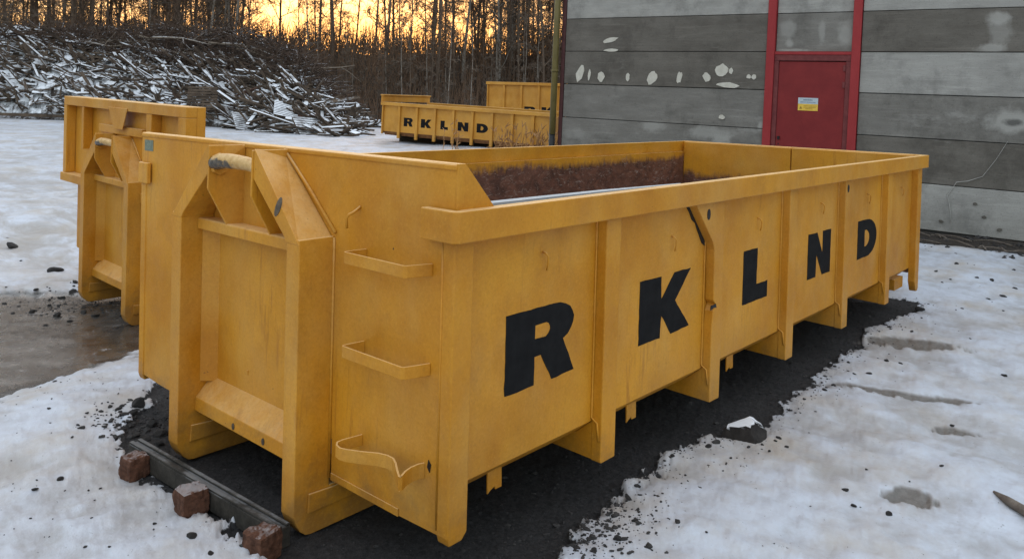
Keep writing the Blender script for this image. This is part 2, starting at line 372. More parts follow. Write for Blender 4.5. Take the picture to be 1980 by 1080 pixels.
def surface(x, y):
    RR = np.hypot(x-CAM[0], y-CAM[1])
    z = ground_z(x, y)
    n1 = fbm(x*2.3, y*2.3, 5)-.5; n2 = fbm(x*11+7, y*11, 4)-.5; n3 = fbm(x*.55+3, y*.55+9, 3)-.5; n4 = fbm(x*38, y*38+4, 3)-.5
    sg = poly_sd(x, y, GRAVEL)
    snow = sstep(-.03, .06, sg+n1*.16+n2*.16+n4*.11)
    s2 = poly_sd(x, y, SHADE2); snow = np.minimum(snow, sstep(-.08, .10, s2+n1*.25+n2*.12))
    ice = 1-sstep(-.25, .30, poly_sd(x, y, ICE)+n1*.9+n2*.25)
    ice = ice*sstep(-.05, .1, sg)
    # soil strip along the wall foot
    wx = x-(10.435-.0798*(y-.395)); strip = sstep(-.80, -.62, wx+n1*.28+n2*.18)*(1-sstep(3, 4, wx))*sstep(-9, -8, y)*(1-sstep(7.4, 8, y))
    snow = snow*(1-strip)
    spot = np.zeros_like(x)
    for cx, cy, a, b, t in SPOTS:
        t = R(t)+YAW; dx = (x-cx)*math.cos(t)+(y-cy)*math.sin(t); dy = -(x-cx)*math.sin(t)+(y-cy)*math.cos(t)
        e = np.hypot(dy/a, dx/b)+n2*1.1+n4*.5     # long axis lies across the yard
        spot = np.maximum(spot, 1-sstep(.55, 1.25, e))
    rut = np.sin((x*.35+y*.94)*3.1+n3*9)*sstep(3.4, 6, y)   # frozen ruts in the yard
    h = snow*(.035+.085*n1+.026*n2+.009*n4+.10*n3+.020*rut)*(1-.80*ice)+(1-snow)*(n1*.030+n2*.020+n4*.010)
    h = h-spot*.020
    h = h*(.35+.65*(1-sstep(12, 30, RR)))
    z = z+h-.010*(1-sstep(.0, .25, sg))
    hol = sstep(.06, -.20, n1+n2*.5+n3*.6)
    yard = sstep(2.9, 4.6, y)*(1-sstep(14, 24, RR))
    return z, snow, ice, spot, strip, hol, yard
def gz(p): return float(surface(np.array([float(p[0])]), np.array([float(p[1])]))[0][0])

def build_ground():
    a0, a1 = R(-36), R(40)
    ang = np.concatenate([np.linspace(-math.pi, a0, 50, endpoint=False), np.linspace(a0, a1, 900, endpoint=False), np.linspace(a1, math.pi, 50, endpoint=False)])
    rad = np.concatenate([[0.3, .6], np.geomspace(1.0, 45, 470), np.geomspace(47, 1800, 28)])
    A, RR = np.meshgrid(ang, rad)
    x = CAM[0]+RR*np.cos(YAW+A); y = CAM[1]+RR*np.sin(YAW+A)
    z, snow, ice, spot, strip, hol, yard = surface(x, y)
    nr, na = A.shape
    verts = np.stack([x, y, z], -1).reshape(-1, 3)
    i = np.arange(nr-1)[:, None]*na+np.arange(na)[None, :]; j = np.arange(nr-1)[:, None]*na+(np.arange(na)+1)[None, :] % na
    faces = np.stack([i, j, j+na, i+na], -1).reshape(-1, 4)
    me = bpy.data.meshes.new('ground')
    me.vertices.add(len(verts)); me.vertices.foreach_set('co', verts.ravel())
    me.loops.add(faces.size); me.loops.foreach_set('vertex_index', faces.ravel().astype(np.int32))
    me.polygons.add(len(faces)); me.polygons.foreach_set('loop_start', (np.arange(len(faces))*4).astype(np.int32))
    me.update(calc_edges=True)
    me.polygons.foreach_set('use_smooth', [True]*len(faces))
    for nm, arr in (('snow', snow), ('ice', ice), ('spot', spot), ('strip', strip), ('hollow', hol), ('yard', yard)):
        at_ = me.attributes.new(nm, 'FLOAT', 'POINT'); at_.data.foreach_set('value', arr.ravel().astype(np.float32))
    n = NT('snow_and_gravel')
    sn = n.math('ADD', n.attr('snow'), n.math('MULTIPLY', n.math('SUBTRACT', n.noise(30, 6, .75), .5), 1.5))
    smask = n.ramp(sn, [(.50, 0.), (.62, 1.)])
    tan = n.ramp(n.noise(1.4, 8, .66, n.coord((1, 1, .1), loc=(2, 4, 0))), [(.44, 0.), (.66, 1.)])
    sc = n.mix(n.math('MULTIPLY', tan, .9), (.54, .585, .67), (.43, .39, .345))
    hm = n.math('MULTIPLY', n.attr('hollow'), n.ramp(n.noise(4, 6, .7, n.coord(loc=(7, 7, 0))), [(.35, 0.), (.60, 1.)]))
    sc = n.mix(n.math('MULTIPLY', hm, .65), sc, (.30, .29, .285))
    ys = n.ramp(n.noise(1.1, 7, .7, n.coord((1.6, .5, 1), rot=(0, 0, .7)), 1.0), [(.44, 0.), (.62, 1.)])
    sc = n.mix(n.math('MULTIPLY', n.math('MULTIPLY', ys, n.attr('yard')), .8), sc, (.30, .275, .25))
    sc = n.mix(n.math('MULTIPLY', n.ramp(n.noise(6, 7, .75, n.coord(loc=(5, 1, 0))), [(.48, 0.), (.68, 1.)]), .5), sc, (.36, .37, .40))
    sc = n.mix(n.math('MULTIPLY', n.ramp(n.noise(42, 4, .75), [(.665, 0.), (.70, 1.)]), .8), sc, (.06, .055, .05))
    gc = n.mix(n.ramp(n.noise(45, 6, .8), [(.35, 0.), (.68, 1.)]), (.007, .007, .008), (.045, .043, .044))
    gc = n.mix(n.ramp(n.noise(75, 3, .7, n.coord(loc=(8, 8, 8))), [(.66, 0.), (.72, 1.)]), gc, (.11, .10, .10))
    gc = n.mix(n.math('MULTIPLY', n.attr('strip'), .6), gc, (.05, .038, .028))
    ic = n.mix(n.ramp(n.noise(3.2, 7, .7, n.coord((.8, 1, 1)), .6), [(.36, 0.), (.66, 1.)]), (.032, .031, .030), (.115, .110, .104))
    ic = n.mix(n.ramp(n.noise(7.5, 6, .75, n.coord(loc=(3, 0, 1)), .4), [(.60, 0.), (.70, 1.)]), ic, (.40, .41, .43))
    im = n.ramp(n.math('ADD', n.attr('ice'), n.math('MULTIPLY', n.math('SUBTRACT', n.noise(5, 5, .7), .5), .7)), [(.35, 0.), (.70, 1.)])
    col = n.mix(smask, gc, n.mix(im, sc, ic))
    sp = n.math('MULTIPLY', n.attr('spot'), 1.0)
    spc = n.mix(n.ramp(n.noise(30, 4, .7), [(.45, 0.), (.55, 1.)]), (.022, .021, .020), (.085, .080, .078))
    col = n.mix(n.ramp(sp, [(.10, 0.), (.50, .95)]), col, spc)
    col = n.mix(n.math('MULTIPLY', n.ramp(sp, [(.0, 0.), (.3, 1.)]), .45), col, (.26, .24, .22))
    rough = n.mix(im, n.mix(smask, (.85,)*3, (.45,)*3), n.ramp(n.noise(9, 4, .6), [(.35, .10), (.65, .38)]))
    hh = n.math('ADD', n.noise(34, 6, .72), n.math('MULTIPLY', n.noise(140, 3, .7), .4))
    bs = n.mix(smask, (1.0,)*3, n.mix(im, (.45,)*3, (.16,)*3))
    b = n.n.new('ShaderNodeBump'); b.inputs['Distance'].default_value = .012; n.put(b.inputs['Height'], hh); n.t.links.new(bs, b.inputs['Strength'])
    n.fin(col, rough, b.outputs[0], spec=.35)
    n.put(n.p.inputs['Coat Weight'], n.math('MULTIPLY', n.math('MULTIPLY', im, smask), .35)); n.p.inputs['Coat Roughness'].default_value = .16
    me.materials.append(n.m)
    o = link('ground', me); structure(o)
build_ground()

# ------------------------------------------------------------------ stencil letters
def arc(cx, cy, rx, ry, a0, a1, n=8):
    return [(cx+rx*math.cos(R(a0+(a1-a0)*i/n)), cy+ry*math.sin(R(a0+(a1-a0)*i/n))) for i in range(n+1)]
GLYPH = {
 'R': [[(0,0),(0,1)]+arc(.68,.735,.30,.265,90,-62,9)+[(1,.02),(.66,0),(.49,.37),(.40,.37),(.40,0)],
       [(.40,.60),(.40,.78),(.55,.785)]+arc(.55,.69,.07,.09,80,-80,5)+[(.55,.60)]],
 'K': [[(0,0),(0,1),(.40,.99),(.41,.62),(.66,1),(1,1.0),(.69,.53),(1.0,.03),(.62,0),(.42,.36),(.40,0)]],
 'L': [[(0,0),(0,1),(.55,1),(.545,.31),(1,.31),(1,0)]],
 'N': [[(0,0),(0,1),(.38,1),(.63,.50),(.63,1),(1,1),(1,0),(.64,0),(.37,.50),(.36,0)]],
 'D': [[(0,0),(0,1)]+arc(.48,.5,.52,.5,90,-90,14),
       [(.36,.28),(.36,.72)]+arc(.42,.5,.19,.22,80,-80,6)]}
_gcache = {}
def glyph_mesh(ch, w, h):
    key = (ch, round(w, 3), round(h, 3))
    if key in _gcache: return _gcache[key]
    cu = bpy.data.curves.new('letter_curve', 'CURVE'); cu.dimensions = '2D'; cu.fill_mode = 'BOTH'; cu.extrude = .0012
    rr = random.Random(ord(ch))
    for loop in GLYPH[ch]:
        pts = []
        k = len(loop)
        for i in range(k):                      # hand-painted, slightly uneven edges
            a = loop[i]; b = loop[(i+1) % k]; L = math.hypot((b[0]-a[0])*w, (b[1]-a[1])*h); m = max(1, int(L/.035))
            for q in range(m): pts.append(((a[0]+(b[0]-a[0])*q/m)*w+rr.gauss(0, .0012), (a[1]+(b[1]-a[1])*q/m)*h+rr.gauss(0, .0012)))
        sp = cu.splines.new('POLY'); sp.points.add(len(pts)-1); sp.use_cyclic_u = True
        for i, (x, y) in enumerate(pts): sp.points[i].co = (x, y, 0, 1)
    ob = bpy.data.objects.new('tmp', cu); COL.objects.link(ob)
    me = bpy.data.meshes.new_from_object(ob.evaluated_get(bpy.context.evaluated_depsgraph_get()))
    bpy.data.objects.remove(ob)
    me.name = 'letter'; me.transform(Matrix.Rotation(R(90), 4, 'X')); me.materials.clear(); me.materials.append(M_BLACK)
    _gcache[key] = me
    return me
def letter(ch, x, y, z, w, h, parent):
    o = link('letter', glyph_mesh(ch, w, h), parent); o.location = (x, y, z+OFF.get(parent.name, 0))
    o['label'] = 'black stencilled letter '+ch; return o

# ------------------------------------------------------------------ the hook frame on a container front
def hook_frame(root, W=2.49, bar=M_BAR, tz=1.375, P=M_PAINT):
    c = W/2
    def mir(y): return 2*c-y
    for side in (0, 1):
        S = (lambda y: y) if side == 0 else mir
        def rng2(a, b): return (min(S(a), S(b)), max(S(a), S(b)))
        ya, yb = rng2(.71, .80)
        prof = [(-.17,1.035), (-.17,-.085), (-.155,-.125), (-.135,-.155), (-.11,-.175), (-.085,-.18), (5.9,-.18), (5.9,-.02), (0.0,-.005), (0.0,1.035)]
        b = part('hook_beam', MB().prism(prof, 'y', ya, yb), P, root, .004)
        for yy in ((.698, .7095), (.8005, .812)):
            q0, q1 = rng2(*yy)
            pd = MB().prism([(-.11,-.085), (.30,-.085), (.30,-.012), (.005,-.012), (-.105,-.005)], 'y', q0, q1)
            subpart('skid_pad', pd, P, b, bevel=.004)
        # inclined leg: front plate polygon pulled back to the headboard, outer face folded
        F = [(.7085,1.015), (.801,1.015), (.825,1.045), (1.065,1.262), (1.052,tz+.008)]
        B = [(.7085,1.015), (.801,1.015), (.825,1.06), (1.065,1.262), (1.085,tz-.006)]
        v = [(-.1725, S(y), z) for y, z in F]+[(-.002, S(y), z) for y, z in B]
        fs = [(0,1,2,3,4), (9,8,7,6,5), (0,5,6,1), (1,6,7,2), (2,7,8,3), (3,8,9,4), (4,9,0), (9,5,0)]
        part('hook_leg', MB().add(v, fs), P, root, .0035)
        part('weld_seam', MB().tube([(-.006, S(.697), 1.052), (-.006, S(.90), 1.228), (-.006, S(1.08), tz-.004)], .008, 6)
             .tube([(-.004, S(.707), 1.03), (-.004, S(.707), .5), (-.004, S(.707), .03)], .006, 6), P, root, smooth=True)
        # cheek plate
        y0, y1 = rng2(1.055, 1.067)
        ck = MB().prism([(-.176,tz), (-.180,1.178), (-.085,1.005), (.002,1.0), (.002,tz)], 'y', y0, y1)
        part('hook_cheek', ck, P, root, .003)
    k0 = MB().prism([(-.172,tz-.001), (-.172,tz-.011), (0,tz-.011), (0,tz-.001)], 'y', 1.10, mir(1.10))
    # bar with worn rounded end
    yl, yr = mir(1.068), 1.068
    path = []; rad = []
    for i in range(15):
        t = i/14; path.append((-.135+.015*math.cos(t*3.1), yr+(yl-yr)*t, tz-.068-.012*(1-t)-.022*abs(2*t-1)**3+.008)); rad.append(.027+.011*t-.006*max(0, t-.85)/.15)
    hb = part('hook_bar', MB().tube(path, rad, 14), bar, root, smooth=True, label='worn round steel bar between the cheek plates')
    part('bar_collar', MB().tube([(-.128, yl-.002, tz-.085), (-.128, yl-.020, tz-.084)], [.052, .048], 8), P, root, .002)
    part('crossbar', MB().prism([(-.088,.955), (-.088,1.002), (-.080,1.008), (0,1.004), (0,.99)], 'y', .801, mir(.801)), P, root, .003)
    part('bottom_sill', MB().prism([(0,.215), (-.082,.125), (-.084,.062), (-.072,.058), (-.070,.10), (0,.18)], 'y', .801, mir(.801)), P, root, .003)
    part('corner_strip', MB().prism([(mir(.801),0), (mir(.86),0), (mir(.801),-.06)], 'z', .20, .98).xf(Matrix(((0,1,0,0),(1,0,0,0),(0,0,1,0),(0,0,0,1)))), P, root)

def bent_hook(x, y, z, s=1.0):
    return MB().tube([(x, y, z+.03*s), (x, y-.016*s, z+.028*s), (x+.006*s, y-.026*s, z+.012*s), (x+.010*s, y-.022*s, z-.02*s), (x+.008*s, y-.016*s, z-.045*s)], .0042, 6)

# ------------------------------------------------------------------ main container
def main_container():
    W, L = 2.49, 6.08
    ground0 = -.18
    root = thing('roll_off_container', 'large ochre skip in the foreground with black letters R K L N D', 'container', (0, 0, ground0), off=.18)
    P = M_PAINT
    # headboard
    hp = MB().prism([(0.007,.030), (.50,.018), (.70,.018), (.70,.19), (1.79,.19), (1.79,.022), (2.21,.024), (W,.037), (W,1.368), (.007,1.385)], 'x', 0, .008)
    part('headboard', hp, P, root, .002)
    part('headboard_lip', MB().prism([(-.006,1.360), (-.006,1.382), (.040,1.386), (.040,1.364)], 'y', .002, W+.003), P, root, .006)
    part('headboard_foot_strip', MB().box(-.006, -.0005, .27, .695, .022, .052), P, root, .002)
    part('headboard_stiffener', MB().prism([(0,0),(0,.02),(-.004,.02),(-.004,0)], 'y', 1.35, 1.36).xf(Matrix.Translation((0,0,.3))), P, root)
    # front corner gussets above the rail
    for y0, y1 in ((-.004, .0065), (W-.006, W+.004)):
        part('corner_gusset', MB().prism([(-.001,1.215), (.195,1.219), (.036,1.386), (-.001,1.386)], 'y', y0, y1), P, root, .002)
    # posts
    for y0, y1, s in ((0, .06, 1), (W-.06, W, -1)):
        a, b = (y0, y1) if s == 1 else (y1, y0)
        pr = MB()
        v = [(-.004,.03), (.02,.004), (.075,.000), (.095,.022)]
        pr.prism([(-.005,.035), (.004,.004), (.07,.004), (.096,.03), (.096,1.103), (-.005,1.103)], 'y', y0, y1)
        part('corner_post', pr, P, root, .006)
        part('rear_post', MB().prism([(5.96,.06), (6.01,-.035), (6.06,-.035), (6.08,-.01), (6.08,1.103), (5.96,1.103)], 'y', y0, y1), P, root, .006)
    # rails
    for s in (0, 1):
        yo, yi = (-.042, .010) if s == 0 else (W+.003, W-.03)
        ch = .02
        o = -1 if s == 0 else 1
        pts = [(-.045-0, yo-o*ch), (-.045+ch, yo), (6.12, yo), (6.12, yi), (.0085, yi), (.0085, yo-o*.045), (-.0, yo-o*.045), (-.0, yo-o*.185), (-.045, yo-o*.185)]
        # the wrap round the headboard corner
        wl, fx = (.185, -.045) if s == 0 else (.125, -.030)
        pts = [(fx, yo-o*ch), (fx+ch, yo), (6.12, yo), (6.12, yi), (.0095, yi), (.0095, yo-o*(.036 if s == 0 else .012)), (-.0065, yo-o*(.036 if s == 0 else .012)), (-.0065, yo-o*wl), (fx, yo-o*wl)]
        part('side_rail', MB().prism(pts, 'z', 1.106, 1.221), P, root, .005)
        part('side_wall', MB().prism([(.055,1.11), (.055,.182), (.150,.102), (.156,.108), (.063,.188), (.063,1.11)] if s == 0 else
             [(W-.055,1.11), (W-.055,.182), (W-.150,.102), (W-.156,.108), (W-.063,.188), (W-.063,1.11)], 'x', .0095, 6.02), P, root)
        y0, y1 = (.0635, .069) if s == 0 else (W-.069, W-.0635)
        part('inner_lining', MB().box(.010, 5.98, y0, y1, .19, 1.109), M_INNER, root)
    part('rear_rail', MB().box(6.035, 6.119, .0105, W-.0305, 1.108, 1.222), P, root, .004)
    for y0, y1 in ((.07, 1.20), (1.212, W-.07)):
        part('tailgate_leaf', MB().box(5.985, 6.034, y0, y1, .13, 1.215), M_INNER2, root, .003)
    part('snowy_ledge', MB().tube([(.10, .33, 1.172), (.62, .31, 1.172), (1.3, .283, 1.174), (2.05, .258, 1.170)], [.010, .012, .010, .005], 6), simple('snow_crust', (.50, .52, .55), (.60, .62, .65), 9, .7), root, label='thin line of snow lying along the inside of the near wall')
    part('ledge_bar', MB().prism([(.02,.0695), (.02,.345), (2.2,.262), (5.9,.12), (5.9,.0695)], 'z', 1.13, 1.160), M_DARK, root)
    part('floor', MB().box(.02, 6.0, .16, W-.16, .104, .112), M_DARK, root)
    # ribs with the cross members below them
    for k in range(1, 6):
        x1 = .035+1.03*k; x0 = x1-.115
        if k == 2:      # knocked rib: buckled edge and torn fold
            pts = [(x0-.21,1.103), (x0-.20,1.085), (x0-.035,.905), (x0-.008,.875), (x0+.008,.84), (x0+.014,.56), (x0+.04,.535), (x0+.012,.50), (x0,.40), (x0+.004,.004), (x1,.0), (x1+.004,.6), (x1-.006,1.103)]
        else:
            pts = [(x0,1.103), (x0,.004), (x0+.01,.0), (x1,.0), (x1,1.103)]
        rb = part('rib', MB().prism(pts, 'y', .0, .0545), P, root, .005, label='knocked rib with a torn bracket and dark hole' if k == 2 else None)
        part('rib', MB().box(x0, x1, W-.0545, W, 0, 1.103), P, root, .004)
        cm = MB().prism([(.0,.003), (.30,.010), (.40,.02), (.40,.100), (.151,.100), (.056,.180), (.004,.190)], 'x', x0+.004, x1-.02)
        part('cross_member', cm, P, root, .004)
        part('cross_member', MB().box(x0+.004, x1-.02, .405, W-.405, .0, .10), M_DARK, root)
        part('weld_seam', MB().tube([(x0-.004, .012, .10), (x0-.004, .022, .18), (x0-.006, .052, .20), (x0-.006, .052, .65), (x0-.006, .052, 1.09)], .0055, 6), P, root, smooth=True)
        if k in (2, 4):
            part('lashing_hole', MB().prism([(x0+(-.075 if k == 2 else .045)+.019*math.cos(a), 1.038+.030*math.sin(a)) for a in [i*math.pi/5 for i in range(10)]], 'y', -.002, .004), M_BLKP, root)
    part('tear_and_shadow', MB().prism([(1.74,1.101), (1.80,1.101), (1.96,.90), (1.97,.855), (1.935,.875), (1.90,.925), (1.88,.95), (1.855,.99), (1.82,1.01), (1.79,1.05)], 'y', .050, .0548), M_BLKP, root)  # black strip painted as the shadow left of and below the bracket
    part('tear_and_shadow', MB().prism([(1.965,.535), (2.02,.538), (2.028,.516), (1.995,.522), (1.962,.512)], 'y', -.002, .003), M_BLKP, root)
    # side bumps under the body and tarp hooks
    for x in (.33, 1.34, 2.42):
        part('drain_tab', MB().prism([(x,.135), (x+.085,.135), (x+.088,.045), (x+.05,.045), (x+.045,.06), (x+.02,.05), (x+.003,.04)], 'y', .118, .126), P, root, .002)
    for x, z in ((.563,.965), (1.615,.915), (2.645,.914), (3.688,.925), (4.70,.92), (5.62,.917)):
        part('tarp_hook', bent_hook(x, .054, z), P, root, smooth=True)
    part('tarp_hook', MB().tube([(0, .545, 1.175), (-.03, .548, 1.155), (-.045, .56, 1.145), (-.048, .57, 1.13), (-.045, .57, 1.09)], .006, 6), P, root, smooth=True)
    # letters
    for ch, x, w, z, h in (('R', .345, .455, .447, .320), ('K', 1.325, .500, .440, .315), ('L', 2.468, .350, .440, .322), ('N', 3.475, .435, .440, .312), ('D', 4.500, .470, .446, .300)):
        letter(ch, x, .0545, z, w, h, root)
    # ladder rungs, the lowest one crushed
    for z in (.967, .600):
        part('ladder_rung', MB().strap([(0,.500), (-.094,.512), (-.102,.505), (-.103,.158), (-.096,.150), (0,.118)], z, z+.046, .008), P, root, .002)
    pa = [(0,.500), (-.085,.514), (-.110,.515), (-.124,.500), (-.132,.470), (-.125,.440), (-.098,.380), (-.065,.320), (-.052,.285), (-.052,.250), (-.070,.215), (-.105,.165), (-.128,.128), (-.120,.126), (-.090,.140), (-.055,.147), (-.02,.143), (0,.135)]
    z1 = [.270,.270,.268,.266,.266,.267,.269,.271,.270,.269,.268,.268,.266,.266,.268,.270,.272,.272]
    part('ladder_rung', MB().strap(pa, [a-.044-.0008*i for i, a in enumerate(z1)], z1, .008), P, root, .002, label='crushed lowest ladder rung, bent into a wave')
    part('tear_and_shadow', MB().prism([(.112,.290), (.098,.275), (.104,.245), (.118,.262)], 'x', -.003, -.0006), M_BLKP, root)
    part('weld_seam', MB().tube([(-.002, .062, .05), (-.002, .062, .6), (-.002, .062, 1.1)], .006, 6), P, root, smooth=True)
    # stickers and marks
    part('faded_sticker', MB().box(-.0022, -.0004, 2.36, 2.46, 1.285, 1.345), M_LABEL, root, label='small faded teal sticker in the top corner')
    el = [(.86+.020*math.cos(a)-.02*math.sin(a), 1.155+.042*math.sin(a)) for a in [i*math.pi/6 for i in range(12)]]
    part('worn_mark', MB().prism(el, 'x', -.1745, -.1725), M_HOOK, root)
    for yy, zz in ((1.33,.085), (1.08,.09)):
        part('impact_mark', MB().prism([(yy+.011*math.cos(a), zz+.016*math.sin(a)) for a in [i*math.pi/4 for i in range(8)]], 'x', -.0865, -.0835), M_HOOK, root)
    hook_frame(root, W)
    # rear roller box under the sill
    part('rear_sill', MB().box(5.70, 5.955, .10, W-.10, .0, .10), P, root, .004)
    for a in (.62, W-.74):
        part('rear_roller', MB().tube([(5.92, a, -.10), (5.92, a+.12, -.10)], .078, 16), M_HOOK, root)
    return root
main_container()

# ------------------------------------------------------------------ second container on the left
def second_container():
    W, L = 2.49, 6.0
    root = thing('roll_off_container', 'ochre hook-lift container with a tall ribbed headboard, left behind the foreground skip', 'container', (1.06, 4.08, -.38), (R(1.0), 0, R(-1.5)), off=.18)
    P = M_PAINT
    part('headboard', MB().prism([(.0,.10), (2.41,.20), (2.41,.87), (2.52,.87), (2.52,1.68), (-.04,1.68), (-.04,.87), (.0,.87)], 'x', .03, .04), P, root, .003)
    part('headboard_flange', MB().box(-.075, .028, 1.79, 2.60, .862, .942), P, root, .004)
    part('headboard_flange', MB().box(-.075, .028, -.06, .70, .862, .942), P, root, .004)
    fr_ = MB().box(-.06, .0285, -.075, 2.575, 1.615, 1.700)
    part('headboard_frame', fr_, P, root, .004)
    for y0, y1 in ((2.50, 2.575), (-.075, .06)):
        part('headboard_frame', MB().box(-.06, .0285, y0, y1, .944, 1.613), P, root, .004)
    for y0, y1 in ((2.06, 2.11), (.56, .66)):
        part('rib', MB().box(-.055, .0285, y0, y1, 1.21 if y0 > 1 else 1.05, 1.613), P, root, .004)
    part('rib', MB().box(-.03, .0285, .8, 1.75, 1.40, 1.47), P, root, .004)
    part('weld_plate', MB().prism([(1.02,1.64), (1.44,1.64), (1.30,1.45), (1.12,1.45)], 'x', -.068, -.0605), P, root, .003)
    part('impact_mark', MB().prism([(2.27,1.42), (2.30,1.44), (2.29,1.36), (2.26,1.30), (2.28,1.36)], 'x', .026, .0295), M_HOOK, root)
    for y0, y1 in ((0, .06), (W-.10, W-.04)):
        part('side_wall', MB().box(.041, L, y0, y1, .2, .93), P, root)
        part('side_rail', MB().box(.0415, L+.05, y0-.04, y1+.04, .931, 1.02), P, root, .004)
        for k in range(1, 7):
            yy = (y0-.05, y0-.001) if y0 < 1 else (y1+.001, y1+.05)
            part('rib', MB().box(.9*k, .9*k+.1, *yy, .05, .93), P, root, .004)
    part('depth_side', MB().box(.0295, .10, -.074, -.045, .95, 1.699), P, root, .003)
    part('depth_side', MB().box(.0295, .10, 2.545, 2.574, .95, 1.699), P, root, .003)
    part('headboard_lip', MB().box(.0415, .098, -.044, 2.544, 1.682, 1.70), P, root, .003)
    part('floor', MB().box(.05, L, .061, W-.101, .15, .19), M_DARK, root)
    part('tailgate_leaf', MB().box(L-.05, L-.001, .061, W-.101, .2, .92), M_INNER, root)
    part('headboard_panel', MB().box(.0, .029, .701, 1.789, .19, 1.40), P, root, .003)
    hook_frame(root, W, tz=1.40)
    return root
second_container()

# ------------------------------------------------------------------ far containers
def far_container(loc, ang, tilt, L, nb, h, letters, label, head=None, ledge=None):
    root = thing('roll_off_container', label, 'container', loc, (0, tilt, ang), off=.18)
    P = M_PAINT2; W = 2.45; bay = L/nb
    for s in (0, 1):
        y0, y1 = (.06, .07) if s == 0 else (W-.07, W-.06)
        part('side_wall', MB().box(0, L, y0, y1, .16, h-.08), P, root)
        yo = (-.03, .08) if s == 0 else (W-.08, W+.03)
        part('side_rail', MB().box(-.03, L+.03, *yo, h-.10, h), P, root, .006)
        for k in range(nb+1):
            x = k*bay; yy = (.0, .0595) if s == 0 else (W-.0595, W)
            part('rib', MB().box(x-.045 if k else 0, x+.045, *yy, -.02 if 0 < k < nb else .08, h-.101), P, root, .006)
            if s == 0 and 0 < k < nb: part('cross_member', MB().box(x-.03, x+.03, .061, W-.061, 0, .12), M_DARK, root)
    part('sloping_foot', MB().prism([(.055,.16), (.15,.05), (.16,.06), (.068,.17)], 'x', .05, L-.05), M_RUSTY, root)
    part('end_wall', MB().box(-.01, .02, .071, W-.071, .1, h-.101), P, root)
    part('end_wall', MB().box(L-.02, L+.01, .071, W-.071, .1, h-.101), P, root)
    part('floor', MB().box(.03, L-.03, .1, W-.1, .12, .158), M_DARK, root)
    for y in (.68, 1.7): part('skid_rail', MB().box(.2, L-.2, y, y+.09, -.18, -.001), M_DARK, root)
    if head:
        part('headboard', MB().box(-.028, .02, -.02, W+.02, h+.001, h+head), P, root, .006)
        part('headboard_lip', MB().box(-.045, .05, -.04, W+.04, h+head+.0005, h+head+.04), P, root, .006)
    for ch, k, w, dz in letters:
        letter(ch, k*bay+bay/2-w/2, .0585, (.36 if h < 1.5 else .56)+dz, w, .26 if h < 1.5 else .30, root)
    return root
PA = np.array([13.98, 17.35]); PB = np.array([15.14, 11.48])
angA = math.atan2(PB[1]-PA[1], PB[0]-PA[0])
far_container((PA[0], PA[1], .25), angA, R(1.7), 5.97, 9, 1.06, [('R',1,.34,0), ('K',2,.38,0), ('L',3,.27,0), ('N',4,.37,0), ('D',5,.38,0)],
    'low ochre container lettered R K L N D far off before the woods', head=.19)
far_container((19.19, 17.78, .45), R(-71.9), R(.4), 6.0, 9, 1.67, [('R',2,.42,-.04), ('K',3,.44,-.04), ('L',4,.30,-.04), ('N',5,.40,-.04), ('D',6,.42,-.04)],
    'tall ochre ribbed container behind the low lettered one')

